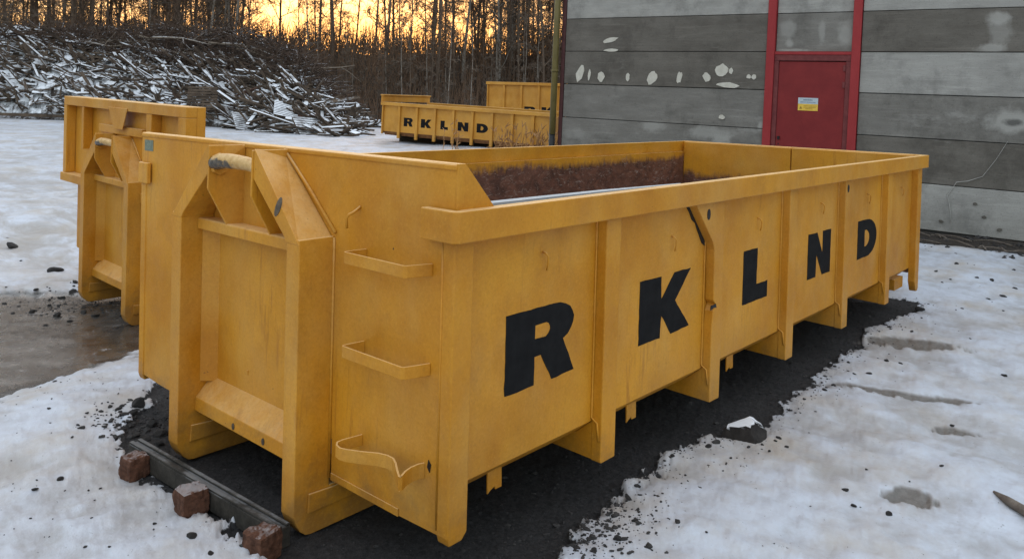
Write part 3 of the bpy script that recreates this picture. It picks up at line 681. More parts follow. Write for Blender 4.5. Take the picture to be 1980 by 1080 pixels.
# ------------------------------------------------------------------ concrete shed with the red door
def building():
    P0 = Vector((10.43515, .394968, -.03369)); u = Vector((.079618, -.996686, -.016695)); v = Vector((.001329, -.016642, .999861)); w = Vector((-.996825, -.079629, 0))
    root = thing('concrete_shed', 'grey concrete panel shed with a red steel door, right of the yard', 'building')
    Mx = Matrix.Identity(4)
    for i in range(3): Mx[i][0], Mx[i][1], Mx[i][2], Mx[i][3] = u[i], -w[i], v[i], P0[i]
    root.matrix_world = Mx          # local: x to the right along the wall, y into the building, z up
    rows = [-.02, .635, 1.268, 1.887, 2.490, 3.088, 3.70, 4.31, 4.92, 5.53]
    def panel(x0, x1, r, tone, dy):
        g = .005
        part('concrete_panel', MB().box(x0+g, x1-g, dy, .10, rows[r]+g, rows[r+1]-g), M_CONC[tone], root, .007)
    lt = 'mmmddlmldm'; rt = 'ldmldlmlmd'
    for r in range(9):
        j = random.Random(r)
        panel(-6.80, -3.005, r, lt[r], j.uniform(-.008, .006))
        panel(-1.600, 4.40, r, rt[r], j.uniform(-.008, .006))
        panel(4.44, 10.4, r, rt[(r+2) % 9], j.uniform(-.008, .006))
        if r >= 4: panel(-2.872, -1.728, r, 'mlmlm'[r-4], .02)
    part('wall_core', MB().box(-6.78, 10.4, .101, 12, -.5, 5.50), M_BACK, root)
    part('plinth', MB().box(-6.80, 10.4, .03, .10, -.6, -.022), M_BACK, root)
    part('roof', MB().box(-7.0, 10.6, -.20, 12.2, 5.54, 5.70), M_GREY, root)
    for r in range(9):
        part('concrete_panel', MB().box(-6.86, -6.782, .105, 12.0, rows[r]+.005, rows[r+1]-.005), M_CONC[lt[r]], root, .007)
    # steel columns framing the door
    for x0, x1 in ((-3.002, -2.875), (-1.725, -1.603)):
        part('door_column', MB().box(x0, x1, -.035, .09, -.02, 5.50), M_RED2, root, .004)
    part('lintel', MB().box(-2.874, -1.726, -.02, .09, 2.445, 2.492), M_RED2, root, .003)
    d = part('door', MB().box(-2.80, -1.80, .005, .05, .30, 2.34), M_RED, root, .004)
    subpart('door_trim', MB().box(-2.872, -2.803, -.008, .045, .30, 2.35), M_REDD, d, bevel=.003)
    subpart('door_trim', MB().box(-1.797, -1.728, -.008, .045, .30, 2.35), M_REDD, d, bevel=.003)
    subpart('door_trim', MB().box(-2.872, -1.728, -.012, .045, 2.352, 2.443), M_REDD, d, bevel=.003)
    for hz in (.7, 1.95, 2.20):
        subpart('hinge', MB().box(-1.835, -1.80, -.014, .004, hz, hz+.09), M_REDD, d, bevel=.002)
    subpart('handle', MB().box(-2.765, -2.735, -.03, .004, 1.12, 1.17), M_BLKP, d, bevel=.002)
    subpart('keyhole', MB().box(-2.76, -2.745, -.001, .0045, 1.04, 1.06), M_BLKP, d)
    part('threshold', MB().box(-2.874, -1.726, -.05, .09, -.02, .298), M_CONC['m'], root, .005)
    # notice on the door
    sg = part('notice', MB().box(-2.478, -2.178, .0010, .0045, 1.690, 1.785), M_STICKW, root, label='small two-tone notice on the red door')
    subpart('notice_field', MB().box(-2.478, -2.178, .0012, .0045, 1.588, 1.689), M_STICKY, sg)
    def lines(z, xs, m, hh):
        mb = MB(); x = xs[0]; rr = random.Random(int(z*1000))
        while x < xs[1]:
            w_ = rr.uniform(.008, .022); mb.box(x, min(x+w_, xs[1]), -.0002, .0009, z, z+hh); x += w_+.006
        subpart('notice_print', mb, m, sg)
    lines(1.742, (-2.40, -2.26), M_STICKT, .018); lines(1.712, (-2.44, -2.21), M_STICKT, .010)
    lines(1.655, (-2.39, -2.20), M_STICKB, .010); lines(1.632, (-2.39, -2.21), M_STICKB, .010); lines(1.610, (-2.36, -2.25), M_STICKB, .010)
    subpart('warning_triangle', MB().prism([(-2.455,1.612), (-2.410,1.612), (-2.4325,1.658)], 'y', -.0002, .0009), M_STICKB, sg)
    # filler patches on the third and fourth rows
    rr = random.Random(3)
    def patch(x, z, a, b, t=0, m=M_FILL, y0=-.014, k=13, jit=.16, top=None):
        pts = []
        for i in range(k):
            an = 2*math.pi*i/k; q = 1+rr.uniform(-jit, jit); px, pz = a*math.cos(an)*q, b*math.sin(an)*q
            pts.append((x+px*math.cos(t)-pz*math.sin(t), z+px*math.sin(t)+pz*math.cos(t)))
        part('filler_patch', MB().prism(pts, 'y', y0, y0+.012), m, root, .002)
    for x, z, a, b, t in ((-6.45,2.09,.075,.155,-.35), (-6.25,2.06,.028,.10,-.1), (-6.0,2.03,.07,.085,.1), (-5.46,2.04,.038,.070,0), (-4.985,2.03,.080,.120,-.55),
        (-4.475,2.05,.050,.095,-.1), (-3.985,2.06,.062,.080,.5), (-3.73,2.185,.115,.095,.6), (-3.575,2.175,.034,.052,0), (-3.275,2.09,.036,.036,0), (-3.19,2.087,.040,.042,0),
        (-3.62,1.945,.19,.045,-.05), (-5.85,2.69,.16,.040,.25), (-5.82,2.51,.15,.028,0), (-3.69,1.42,.05,.035,0)):
        patch(x, z, a, b, t)
    part('lime_streak', MB().tube([(.32,-.010,1.30), (.20,-.010,1.05), (.05,-.010,.80), (-.12,-.010,.72), (-.26,-.010,.69), (-.30,-.010,.60), (-.36,-.010,.50), (-.33,-.010,.38), (-.30,-.010,.22), (-.31,-.010,.12)], [.002,.003,.004,.006,.006,.005,.006,.007,.005,.002], 5), M_STAIN, root, smooth=True)
    for x, z in ((-.02,.42), (.29,.10), (-.42,.13), (.1,.25)):
        patch(x, z, .03, .02, 0, M_CONC['d'], -.013, 8, .3)
    # corner trim and pipes
    part('corner_trim', MB().box(-6.88, -6.805, -.01, .10, -.1, 5.5), simple('maroon_trim', (.06, .025, .026), (.11, .045, .045), 6, .7), root, .004)
    part('wall_pipe', MB().tube([(-7.02,.0,-.5), (-7.02,.0,5.4)], .055, 14), M_GREY, root, smooth=True)
    part('drain_pipe', MB().tube([(-6.945,-.10,.94), (-6.945,-.10,2.11), (-6.945,-.10,5.4)], .060, 16), M_OLIVE, root, smooth=True)
    part('pipe_collar', MB().tube([(-6.945,-.10,2.10), (-6.945,-.10,2.14)], .070, 16), M_OLIVE, root, smooth=True)
    part('drain_foot', MB().tube([(-6.945,-.10,.30), (-6.945,-.10,.938)], .055, 14), M_BLKP, root, smooth=True)
    return root
building()

# ------------------------------------------------------------------ timber skid with blocks, log, stones
def rock(r, seed, flat=.7, sub=2):
    bm = bmesh.new(); bmesh.ops.create_icosphere(bm, subdivisions=sub, radius=1)
    rr = random.Random(seed); off = Vector((rr.random()*9, rr.random()*9, rr.random()*9))
    from mathutils import noise
    cuts = [(Vector((rr.gauss(0, 1), rr.gauss(0, 1), rr.gauss(0, 1))).normalized(), rr.uniform(.45, .80)) for _ in range(11)]
    for v in bm.verts:
        p = v.co*(1+.25*noise.noise(v.co*1.3+off))
        for n_, d_ in cuts:
            e = p.dot(n_)-d_
            if e > 0: p -= n_*e
        v.co = Vector((p.x*r*rr.uniform(.97, 1.03), p.y*r, p.z*r*flat))
    me = bpy.data.meshes.new('stone'); bm.to_mesh(me); bm.free(); me.materials.append(M_STONE); return me

skid = thing('timber_skid', 'weathered dark bar with three brown wooden blocks, lying in the snow before the container', 'skid', (-.30, 1.3, -.185), off=.185)
skid_r = Matrix.Rotation(R(2.8), 4, 'Z')
part('bar', MB().box(.02, .085, -.60, .60, -.185, -.100).box(.022, .045, -.60, .60, -.0995, -.090).box(.062, .083, -.60, .60, -.0995, -.090).xf(skid_r), M_STEEL, skid, .004)
for yy, s, tl in ((.43, .092, 0), (-.075, .104, 1), (-.59, .106, 2)):
    bm = bmesh.new(); bmesh.ops.create_cube(bm, size=1); bmesh.ops.subdivide_edges(bm, edges=bm.edges[:], cuts=9, use_grid_fill=True)
    from mathutils import noise as _n
    for v in bm.verts:
        q = v.co.copy(); d = _n.noise(q*2.2+Vector((tl*7, 1, 2)))*.14+_n.noise(q*8+Vector((tl*3, 4, 2)))*.07-max(0, q.length-.66)*.45; v.co = q*(1+d)
    bm.transform(skid_r @ Matrix.Translation((-s/2+.012, yy, -.185+s/2)) @ Matrix.Rotation(R((4, -5, 9)[tl]), 4, 'Z') @ Matrix.Diagonal((s+.01, s, s+.012, 1)))
    me_ = bpy.data.meshes.new('wooden_block'); bm.to_mesh(me_); bm.free(); me_.materials.append(M_BLOCKS); link('wooden_block', me_, skid)
lp = [at(1922, 950, -.13), at(1950, 968, -.12), at(2020, 1010, -.12), at(2120, 1055, -.12)]
lg = part('broken_branch', MB().tube([tuple(p) for p in lp], [.006, .020, .026, .03], 9), M_BARK, None, smooth=True)
tag(lg, 'grey broken branch end lying on the snow at the right edge', 'branch')

rocks = [rock(1, s, f, 2) for s, f in ((1, .7), (2, .6), (3, .8), (4, .55), (5, .7), (6, .5))]
big = link('boulder', rock(.125, 44, .80, 3)); big.data.materials[0] = M_ROCKS
p = at(1442, 848, -.17); big.location = (p[0], p[1], -.14); big.rotation_euler = (0, .2, 2.2)
tag(big, 'dark rock capped with snow at the edge of the gravel beside the container', 'rock')
stones = [ # px, py, size (px across)
 (266,781,30), (228,789,16), (168,797,8), (330,915,10), (370,1036,24), (407,1068,16), (352,968,12), (290,822,30), (305,840,34), (283,850,24), (310,858,22), (262,838,18), (68,945,14), (116,925,16), (195,942,8), (300,1010,10),
 (1573,747,13), (1595,753,12), (1612,744,12), (1556,748,10), (1508,774,11), (1490,779,10), (1652,722,9), (1681,722,12), (1714,697,10), (1741,702,9), (1530,792,6), (1506,845,14), (1520,862,10), (1499,850,9), (1474,859,8), (1488,871,8), (1635,946,16), (1650,976,14), (1720,992,15), (1640,700,7), (1405,893,6), (1366,1028,8), (1326,917,6),
 (1810,523,8), (1822,545,6), (1889,538,9), (1919,543,10), (1838,540,6), (1910,577,9), (1940,572,14), (1962,556,10), (1940,600,6), (1763,640,8), (1801,646,5), (1876,655,5), (1942,724,12), (1780,598,22), (1960,522,9), (1850,512,9), (1985,520,12), (1700,640,5), (1840,828,10), (1530,700,9), (1470,760,9), (1590,738,6), (1250,925,14), (1216,962,18), (1180,990,12), (1300,880,12), (1228,1005,16), (1270,985,8), (1130,1030,14), (1195,1040,22), (1150,1060,16), (1370,862,16),
 (120,575,16), (95,590,10), (70,560,12), (140,560,18), (60,603,14), (110,610,18), (160,604,14), (185,610,16), (145,548,14), (25,470,26), (105,522,34), (15,440,8), (40,505,6), (135,620,12), (88,628,12)]
for px, py, s in stones:
    zz = -.16
    p = at(px, py, zz); 
    p = at(px, py, gz(p)+.004); p = at(px, py, gz(p)+.004)
    d = float((p-CAM) @ CF); rad = s/2*d/FPX
    o = link('stone', random.choice(rocks)); o.location = (p[0], p[1], gz(p)+rad*.15)
    o.scale = (rad*1.1, rad*.95, rad*random.uniform(.7, 1.1)); o.rotation_euler = (random.uniform(-.3, .3), random.uniform(-.3, .3), random.uniform(0, 6.3))
    q = 0 if px < 230 and py < 640 else 1 if px < 460 else 2 if (px > 1690 and py < 720) else 3
    tag(o, ('dark stone by the wet ice before the left container', 'dark stone on the snow near the wooden blocks', 'small dark stone on the snow between the skip and the shed', 'small dark stone on the snow along the lettered side of the skip')[q], 'stone',
        ('stones by the left container', 'stones near the wooden blocks', 'stones towards the shed', 'stones beside the lettered side')[q])

# fine gravel and soil lumps: nobody could count them
def scatter_stuff():
    base = [np.array([v.co[:] for v in m.vertices]) for m in [rock(1, s, .7, 1) for s in (11, 12, 13)]]
    fc = np.array([p.vertices[:] for p in rock(1, 11, .7, 1).polygons])
    P = []
    def put(x, y, r): P.append((x, y, r))
    gx = rng.uniform(-.9, 6.4, 9000); gy = rng.uniform(-.8, 2.8, 9000); ok = poly_sd(gx, gy, GRAVEL) < .03
    for x, y in zip(gx[ok], gy[ok]): put(x, y, min(.003+rng.exponential(.0038), .022))
    for _ in range(1200):        # spill over the snow edge
        i = rng.integers(8, 17); a = np.array(GRAVEL[i]); b = np.array(GRAVEL[i+1]); p = a+(b-a)*rng.random()
        put(p[0]+rng.normal(0, .05), p[1]-rng.exponential(.07), .0025+rng.exponential(.0035))
    for _ in range(500):         # dirt trodden into the snow, lower right of the skip's corner
        put(.55+rng.normal(0, .30), -.22+rng.normal(0, .10), .003+rng.exponential(.005))
    for _ in range(180): put(rng.uniform(.5, 9), rng.uniform(-3, .3), .003+rng.exponential(.004))
    for _ in range(260): put(rng.uniform(-1.6, .2), rng.uniform(.8, 4), .003+rng.exponential(.004))
    for _ in range(200): put(.85+rng.normal(0, .20), 5.9+rng.normal(0, .35), .005+rng.exponential(.007))      # by the second container
    for _ in range(260): put(-.10+rng.normal(0, .10), 2.33+rng.normal(0, .14), .005+rng.exponential(.007))
    for _ in range(2200):        # soil along the wall foot
        y = rng.uniform(-4.5, 6); put(10.435-.0798*(y-.395)-abs(rng.normal(0, .42)), y, .007+rng.exponential(.012))
    P = np.array(P); Z = surface(P[:, 0], P[:, 1])[0]; V = []; F = []; o = 0
    for (x, y, r), z in zip(P, Z):
        b = base[rng.integers(3)]; a = rng.random()*6.28; c, s = math.cos(a), math.sin(a)
        q = (b*r*np.array([1, rng.uniform(.6, 1), rng.uniform(.5, .9)])) @ np.array([[c, s, 0], [-s, c, 0], [0, 0, 1]])
        V.append(q+np.array([x, y, z+r*.1])); F.append(fc+o); o += len(b)
    V = np.concatenate(V); F = np.concatenate(F)
    me = bpy.data.meshes.new('gravel'); me.from_pydata(V.tolist(), [], F.tolist()); me.materials.append(M_STONE)
    g = link('gravel', me); g['kind'] = 'stuff'; g['label'] = 'loose dark gravel and soil crumbs on the bare ground and snow edge'; g['category'] = 'gravel'
scatter_stuff()
# roots and sticks along the wall foot
mb = MB()
for _ in range(60):
    y = rng.uniform(-3.5, 3); x = 10.435-.0798*(y-.395)-rng.uniform(.15, .85); z = gz((x, y))+.02; a = rng.uniform(-.6, .6)+math.pi/2; L = rng.uniform(.08, .55)
    pts = [(x+math.cos(a)*L*t-.04*math.sin(t*5+a), y+math.sin(a)*L*t, z+.03*math.sin(t*3)) for t in (0, .25, .5, .75, 1)]
    mb.tube(pts, [.010, .009, .008, .006, .003], 5)
sk = part('dead_twigs', mb, M_BARK, None, kind='stuff'); sk['label'] = 'dead sticks and roots on the soil at the foot of the wall'; sk['category'] = 'twigs'

# ------------------------------------------------------------------ scrap wood heap
TOP = np.array([(-900,4.2),(-300,4.8),(0,4.7),(60,4.55),(150,4.15),(250,3.75),(330,3.5),(400,3.2),(480,2.95),(540,2.75),(600,1.95),(640,1.35),(665,.85),(690,.50),(712,.25)], float)
def base_f(s): return np.interp(s, [-900, 0, 200, 400, 520, 620, 690], [37, 35, 34, 32, 29.5, 27.8, 27.6])
def heap_h(s, f):
    t = np.interp(s, TOP[:, 0], TOP[:, 1]); b = base_f(s); g = .25
    k = np.clip((f-b)/6.0, 0, 1); back = 1-sstep(b+9, b+14, f)
    return g+(t-g)*(k**.8)*back
def s_of(x, y):
    d = np.array([x, y])-CAM[:2]; f = d@FH; return 990+FPX*(d@RH)/f, f
def heap_core():
    S = np.linspace(-900, 705, 260); T = np.linspace(-.5, 14, 60)
    SS, TT = np.meshgrid(S, T); Fm = base_f(SS)+TT
    H = heap_h(SS, Fm)-.03; r = (SS-990)/FPX*Fm
    x = CAM[0]+Fm*FH[0]+r*RH[0]; y = CAM[1]+Fm*FH[1]+r*RH[1]
    H = H+(fbm(x*1.2, y*1.2, 5)-.5)*.75*np.clip((H-.1)/1.0, 0, 1)
    nr, na = SS.shape
    V = np.stack([x, y, H], -1).reshape(-1, 3).tolist()
    F = [(i*na+j, i*na+j+1, (i+1)*na+j+1, (i+1)*na+j) for i in range(nr-1) for j in range(na-1)]
    me = bpy.data.meshes.new('debris_heap'); me.from_pydata(V, [], F); me.materials.append(M_DEBRIS)
    o = link('debris_heap', me); o['kind'] = 'stuff'; o['label'] = 'dark core of the snow-dusted scrap wood heap'; o['category'] = 'debris'
heap_core()
def plank_mesh(L, w, t, mat, bend=0, seed=0):
    mb = MB(); rr = random.Random(seed)
    if bend:
        mb.tube([(-L/2, 0, 0), (0, bend, 0), (L/2, 0, bend*.3)], [w*.5, w*.42, w*.3], 5)
    else:
        mb.prism([(-L/2, -w/2), (L/2-rr.uniform(0, .06), -w/2), (L/2, w/2*rr.uniform(.2, 1)), (-L/2+rr.uniform(0, .05), w/2)], 'z', -t/2, t/2)
    return mb.mesh('board', mat)
PM = [plank_mesh(L, w, t, m, b, i) for i, (L, w, t, m, b) in enumerate([(2.0,.16,.04,M_PLANK,0), (1.4,.20,.035,M_PLANK,0), (2.8,.14,.05,M_PLANK,0), (.8,.24,.04,M_PLANK,0), (1.1,.12,.10,M_PLANK,0), (1.7,.13,.04,M_PLANKR,0),
      (.6,.42,.05,M_PLANK,0), (2.2,.12,.1,M_PLANK,.15), (1.5,.10,.1,M_PLANK,-.2), (3.4,.18,.05,M_PLANK,0), (.5,.38,.06,M_PLANK,0), (1.2,.15,.04,M_PLANK,0)])]
def heap_pose(s, k):
    f = base_f(s)+k*6.2; r = (s-990)/FPX*f; x, y = fr(f, r); e = .3
    z = float(heap_h(s, f)); return x, y, z, f
def plank_rot():
    a = random.gauss(0, 1)
    yaw = YAW-math.pi/2+(random.gauss(-.1, .55) if random.random() < .75 else random.uniform(-1.5, 1.5))
    return Euler((random.gauss(.0, .35), random.gauss(.28, .38), yaw), 'XYZ')
n_ind = 0
cands = []
for i in range(2700):
    s = random.uniform(-330, 690) if random.random() < .85 else random.uniform(380, 690); k = random.random()**.85
    cands.append((s, k))
cands.sort(key=lambda c: base_f(c[0])+c[1]*6+(100 if c[0] < -5 else 0))
SV = []; SF = []; so_ = 0
arr = [(np.array([v.co[:] for v in m.vertices]), [tuple(p.vertices) for p in m.polygons]) for m in PM]
for i, (s, k) in enumerate(cands):
    x, y, z, f = heap_pose(s, k); z += random.uniform(-.10, .22)
    e = plank_rot(); mi = random.randrange(len(PM)); sc = random.uniform(.35, .95)*(1.4 if random.random() < .08 else 1)
    if n_ind < 285 and random.random() < .3 and s > 0:
        o = link('board', PM[mi]); o.location = (x, y, z); o.rotation_euler = e; o.scale = (sc, .85, 1)
        tag(o, 'loose snow-dusted board in the scrap wood heap at the edge of the yard', 'board', 'boards in the scrap wood heap'); n_ind += 1
    else:
        Rm = np.array(e.to_matrix()); v, fs = arr[mi]; q = (v*np.array([sc, .8, 1])) @ Rm.T+np.array([x, y, z])
        SV += q.tolist(); SF += [tuple(a+so_ for a in t) for t in fs]; so_ += len(v)
me = bpy.data.meshes.new('scrap_wood'); me.from_pydata(SV, [], SF); me.materials.append(M_PLANK)
o = link('scrap_wood', me); o['kind'] = 'stuff'; o['label'] = 'tangle of snow-dusted scrap wood filling the heap'; o['category'] = 'scrap wood'

# pallets at the heap's foot
def pallet(px, f, z, rot, label):
    r = (px-990)/FPX*f; x, y = fr(f, r)
    t = thing('pallet', label, 'pallet', (x, y, z), rot)
    for i in range(9): part('slat', MB().box(-.6, .6, -.50+i*.115, -.50+i*.115+.08, .10, .122), M_PLANK, t)
    for q in (-.55, 0, .47): part('bearer', MB().box(q, q+.08, -.5, .5, .0, .0995), M_PLANK, t)
pallet(480, 30.5, .45, (R(38), R(8), YAW-.9), 'grey slatted pallet leaning on the heap above the snow, the left one')
pallet(600, 28.2, .42, (R(42), R(5), YAW-.8), 'grey slatted pallet leaning at the low right foot of the heap')
pallet(392, 32.5, 1.35, (R(75), 0, YAW-1.5), 'grey slatted pallet standing upright halfway up the heap')
pallet(560, 29.5, .95, (R(30), R(12), YAW-1.2), 'snow-dusted pallet tipped between the other pallets on the heap')
for i in range(22):      # pale cross battens by the pallets
    s = random.uniform(440, 690); f = base_f(s)-random.uniform(.0, .7); x, y = fr(f, (s-990)/FPX*f)
    o = link('board', PM[random.choice((0, 1, 3, 11))]); o.location = (x, y, .28+random.uniform(0, .2)); o.rotation_euler = (random.gauss(0, .2), random.gauss(0, .25), YAW-math.pi/2+random.choice((.7, -.7))+random.gauss(0, .2)); o.scale = (.6, 1, 1)
    tag(o, 'loose snow-dusted board lying on the snow at the foot of the heap', 'board', 'boards at the foot of the heap')
# long dark beam at the foot of the heap, left
a = fr(35.0, (-60-990)/FPX*35.0); b = fr(34.2, (123-990)/FPX*34.2)
lb = part('long_beam', MB().tube([(a[0], a[1], .45), (b[0], b[1], .45)], .09, 4), M_PLANK, None); tag(lb, 'long dark beam lying along the foot of the heap at the left', 'beam')
# small heap further back
mb = MB(); rr = random.Random(9)
for _ in range(150):
    s = rr.gauss(695, 16); f = rr.uniform(36, 40); x, y = fr(f, (s-990)/FPX*f); L = rr.uniform(.3, 1.2)
    z = .3+max(0, .95-abs(s-690)/30)*rr.random()
    mb.add(*(lambda m: (m.v, m.f))(MB().box(-L/2, L/2, -.09, .09, -.03, .03).xf(Matrix.Translation((x, y, z)) @ Euler((rr.gauss(0, .5), rr.gauss(0, .5), rr.uniform(0, 3))).to_matrix().to_4x4())))
o = part('scrap_wood', mb, M_PLANK, None, kind='stuff'); o['label'] = 'small far heap of snowy scrap left of the far container'; o['category'] = 'scrap wood'

# brushwood over the crest
def branch_pts(x, y, z, L, yaw, pitch, rr, wob=.18, n=5):
    d = Vector((math.cos(yaw)*math.cos(pitch), math.sin(yaw)*math.cos(pitch), math.sin(pitch))); p = Vector((x, y, z)); out = [tuple(p)]
    for i in range(n-1):
        d = (d+Vector((rr.gauss(0, wob), rr.gauss(0, wob), rr.gauss(-.03, wob)))).normalized(); p = p+d*L/(n-1); out.append(tuple(p))
    return out
mb = MB(); rr = random.Random(21)
for _ in range(5200):
    s = rr.uniform(-60, 650) if rr.random() < .6 else rr.uniform(90, 600); f = base_f(s)+rr.uniform(4.3, 11)
    zt = float(np.interp(s, [-60, 60, 110, 200, 300, 420, 480, 520, 600, 660], [4.4, 4.2, 4.6, 4.75, 4.75, 4.6, 4.5, 4.0, 3.1, 1.6]))
    zb = float(heap_h(s, base_f(s)+6))-.9
    x, y = fr(f, (s-990)/FPX*f)
    z = zb+(zt-zb)*rr.random()**.8 if f > base_f(s)+5 else zb+rr.random()*.8
    mb.tube(branch_pts(x, y, z, rr.uniform(.6, 2.2), rr.uniform(0, 6.28), rr.gauss(.15, .4), rr, n=4), [.024, .018, .013, .006], 3)
o = part('brushwood', mb, M_BRUSH, None, kind='stuff'); o['label'] = 'dark tangled brushwood heaped behind the scrap wood'; o['category'] = 'brushwood'
mb = MB()                       # the earth under the brush
S = np.linspace(-80, 660, 60)
prev = None; V = []; F = []
for i, s in enumerate(S):
    zt = float(np.interp(s, [-80, 60, 110, 200, 300, 420, 480, 520, 600, 660], [3.7, 3.7, 4.1, 4.25, 4.2, 4.0, 3.9, 3.4, 2.5, .6]))
    for k, (df, zz) in enumerate(((5.2, .0), (6.6, zt*.78), (8.0, zt), (9.8, zt*.97), (12, zt*.6), (14, -.2))):
        f = base_f(s)+df; x, y = fr(f, (s-990)/FPX*f); V.append((x, y, zz+rr.gauss(0, .15)))
    if i: F += [((i-1)*6+k, i*6+k, i*6+k+1, (i-1)*6+k+1) for k in range(5)]
mb.add(V, F)
o = part('earth_bank', mb, simple('dark_earth', (.022, .016, .012), (.055, .04, .03), 3, .95, 1, .1), None); o['kind'] = 'structure'
for i in range(16):
    s = rr.uniform(120, 520); f = base_f(s)+rr.uniform(4.5, 5.6); x, y = fr(f, (s-990)/FPX*f)
    z = float(np.interp(s, [120, 300, 520], [3.9, 4.0, 3.0]))+rr.uniform(-.5, .5)
    pts = branch_pts(x, y, z, rr.uniform(2.0, 5.0), YAW-math.pi/2+rr.gauss(0, .35), -.12+rr.gauss(0, .12), rr, .10, 7)
    m2 = MB().tube(pts, [.05, .045, .04, .035, .03, .02, .01], 5)
    for q in (2, 3, 4, 5):
        m2.tube(branch_pts(*pts[q], rr.uniform(.5, 1.5), YAW-math.pi/2+rr.gauss(0, .9), rr.gauss(.25, .4), rr, .15, 4), [.02, .015, .01, .006], 4)
    o = part('fallen_branch', m2, M_PALEB, None); tag(o, 'long pale bare branch lying on top of the brushwood', 'branch', 'pale branches on the brushwood')

# ------------------------------------------------------------------ wooded bank and trees
def bank_z(f, s=500):
    return .22+5.0*sstep(46, 60, f)
def build_bank():
    A = np.linspace(R(-75), R(60), 200); Fd = np.concatenate([np.linspace(44, 64, 24), np.linspace(70, 420, 12)])
    AA, FF = np.meshgrid(A, Fd); x = CAM[0]+FF*np.cos(YAW+AA); y = CAM[1]+FF*np.sin(YAW+AA)
    z = bank_z(FF)+(fbm(x*.25, y*.25, 4)-.5)*1.3*sstep(46, 54, FF)-.06*(1-sstep(44, 46, FF))-.3
    nr, na = AA.shape
    me = bpy.data.meshes.new('wooded_bank'); me.from_pydata(np.stack([x, y, z], -1).reshape(-1, 3).tolist(), [], [(i*na+j, i*na+j+1, (i+1)*na+j+1, (i+1)*na+j) for i in range(nr-1) for j in range(na-1)])
    me.materials.append(simple('forest_floor', (.018, .014, .011), (.050, .038, .028), .8, .95, 1, .1)); structure(link('hill', me))
build_bank()
def polar(a, d): return CAM[0]+d*math.cos(YAW+a), CAM[1]+d*math.sin(YAW+a)
def ang_of(s): return math.atan((990-s)/FPX)

def tree_meshes(seed, H, mat_t, mat_w, spread, dense):
    rr = random.Random(seed); tr = MB(); tw = MB()
    p = Vector((0, 0, -.3)); d = Vector((0, 0, 1)); path = [tuple(p)]; N = 9
    for i in range(N):
        d = (d+Vector((rr.gauss(0, .035), rr.gauss(0, .035), .05))).normalized(); p = p+d*(H+.3)/N; path.append(tuple(p))
    r0 = H*.0050; rs = [r0*(1-.90*i/N) for i in range(N+1)]
    tr.tube(path, rs, 7)
    def pt(t):
        q = t*N; i = min(int(q), N-1); return Vector(path[i]).lerp(Vector(path[i+1]), q-i), rs[i]*(1-(q-i))+rs[i+1]*(q-i)
    nl = int(30*dense)
    for j in range(nl):
        t = .10+.88*(j+rr.random())/nl
        o, ro = pt(t); yaw = rr.uniform(0, 6.283); pit = rr.gauss(.62, .25)
        L = H*spread*(1.15-t)*rr.uniform(.6, 1.15)*(1 if t > .3 else .7)
        pts = branch_pts(o.x, o.y, o.z, L, yaw, pit, rr, .14, 5)
        tr_r = min(ro*.5, .042)
        (tr if tr_r > .03 else tw).tube(pts, [tr_r, tr_r*.75, tr_r*.55, tr_r*.38, .008], 3)
        for b in range(int(9*dense)):
            q = rr.uniform(.12, 1)*4; i = min(int(q), 3); bp = Vector(pts[i]).lerp(Vector(pts[i+1]), q-i)
            y2 = yaw+rr.gauss(0, .9); p2 = pit+rr.gauss(0, .5); L2 = L*rr.uniform(.25, .55)
            b2 = branch_pts(bp.x, bp.y, bp.z, L2, y2, p2, rr, .22, 4)
            tw.tube(b2, [.016, .013, .010, .007], 3)
            for c in range(6):
                q3 = rr.uniform(.15, 1)*3; i3 = min(int(q3), 2); cp = Vector(b2[i3]).lerp(Vector(b2[i3+1]), q3-i3)
                tw.tube(branch_pts(cp.x, cp.y, cp.z, L2*rr.uniform(.35, .8), y2+rr.gauss(0, 1.1), p2+rr.gauss(0, .7), rr, .25, 3), [.011, .009, .006], 3)
    return tr.mesh('trunk', mat_t), tw.mesh('crown', mat_w)
KINDS = []
for i in range(9):
    birch = i in (2, 6)
    KINDS.append((tree_meshes(100+i, 17+random.uniform(-2, 3), M_TRUNKB if birch else M_TRUNKD, M_TWIG if i % 2 else M_TWIG2, .15+.03*(i % 3), .8+.25*(i % 2)), birch))
def dens(s):                       # how thickly the wood stands in each direction
    return np.interp(s, [-400, 0, 180, 330, 460, 500, 620, 740, 860, 930, 1100, 1500], [.75, .75, .75, .85, .70, .13, .24, .28, .6, .9, 1.0, .7])
cnt = 0; tries = 0
while cnt < 225 and tries < 9000:
    tries += 1
    s = random.uniform(-260, 1330)
    if random.random() > dens(s): continue
    d = random.uniform(50, 92) if random.random() < .8 else random.uniform(47, 60)
    x, y = polar(ang_of(s), d); (tm, cm), birch = random.choice(KINDS)
    z = float(bank_z(np.array(d)))-.4
    q = 0 if s < 480 else 1 if s < 730 else 2 if s < 1085 else 3
    where = ('behind the scrap wood heap', 'against the orange glow between the heap and the far container', 'behind the far containers', 'behind the grey shed')[q]
    lab = ('pale bare birch ' if birch else 'tall dark bare tree ')+where
    t = thing('birch_tree' if birch else 'bare_tree', lab, 'tree', (x, y, z), (0, 0, random.uniform(0, 6.28)), ('pale birches ' if birch else 'dark bare trees ')+where)
    k = random.uniform(.8, 1.25); t.scale = (k, k, k*random.uniform(.9, 1.1))
    link('trunk', tm, t); link('crown', cm, t); cnt += 1
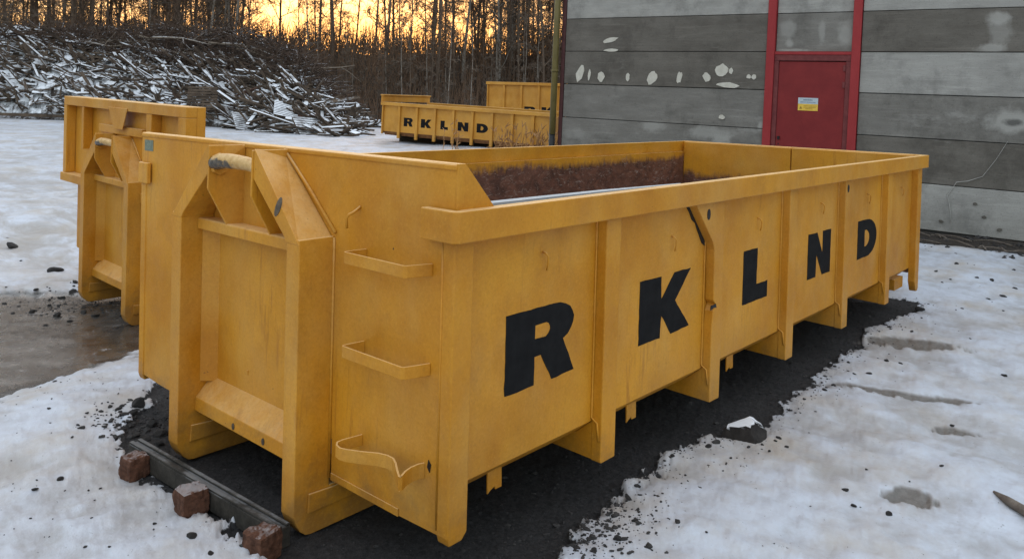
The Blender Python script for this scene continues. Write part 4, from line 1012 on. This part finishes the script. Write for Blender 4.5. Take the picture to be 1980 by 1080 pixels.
# undergrowth on the bank
mb = MB(); rr = random.Random(5)
for _ in range(14000):
    s = rr.uniform(-250, 1300); d = 45+17*rr.random()**.8; x, y = polar(ang_of(s), d); z = float(bank_z(np.array(d)))-.3
    L = rr.uniform(.8, 2.6); 
    mb.tube(branch_pts(x, y, z, L, rr.uniform(0, 6.28), rr.gauss(1.35, .22), rr, .08, 3), [.022, .016, .005], 3)
o = part('undergrowth', mb, M_TWIG, None, kind='stuff'); o['label'] = 'dense bare undergrowth on the dark bank below the trees'; o['category'] = 'undergrowth'
# saplings in front of the bank
SAP = [tree_meshes(300+i, 6.5, M_TRUNKB if i == 0 else M_TRUNKD, M_TWIG2, .10, .6) for i in range(3)]
for _ in range(60):
    s = random.uniform(660, 1080) if random.random() < .7 else random.uniform(490, 1080); d = random.uniform(44, 52); x, y = polar(ang_of(s), d)
    i = random.randrange(3)
    t = thing('sapling', 'thin bare sapling at the foot of the dark wooded bank' if i else 'thin pale birch sapling at the foot of the dark wooded bank', 'tree', (x, y, float(bank_z(np.array(d)))-.3), (0, 0, random.uniform(0, 6.28)), 'thin saplings below the bank' if i else 'pale birch saplings below the bank')
    k = random.uniform(.6, 1.15); t.scale = (k,)*3
    link('trunk', SAP[i][0], t); link('crown', SAP[i][1], t)

# dry weeds before the far containers
def weed(px, f, h, n, seed, label):
    rr = random.Random(seed); x, y = fr(f, (px-990)/FPX*f); z = gz((x, y))
    mb = MB()
    for _ in range(n):
        pts = branch_pts(x+rr.gauss(0, .12), y+rr.gauss(0, .12), z-.02, h*rr.uniform(.5, 1), rr.uniform(0, 6.28), rr.gauss(1.35, .16), rr, .08, 4)
        mb.tube(pts, [.008, .007, .006, .004], 3)
        for q in (1, 2, 3, 3):
            mb.tube(branch_pts(*pts[q], h*.16, rr.uniform(0, 6.28), rr.gauss(.9, .4), rr, .2, 3), [.010, .012, .003], 3)
    o = part('dry_weed', mb, M_WEED, None); tag(o, label, 'plant')
weed(985, 17.5, 1.0, 26, 1, 'reddish dry weed clump standing in front of the low far container')
weed(1015, 17.8, .6, 26, 2, 'low dry weed clump between the reddish one and the pipe')
weed(1050, 16.5, 1.0, 34, 3, 'tall dry weed clump beside the shed corner pipe')
weed(880, 21.0, .9, 7, 4, 'single thin dry weed before the letter L of the far container')
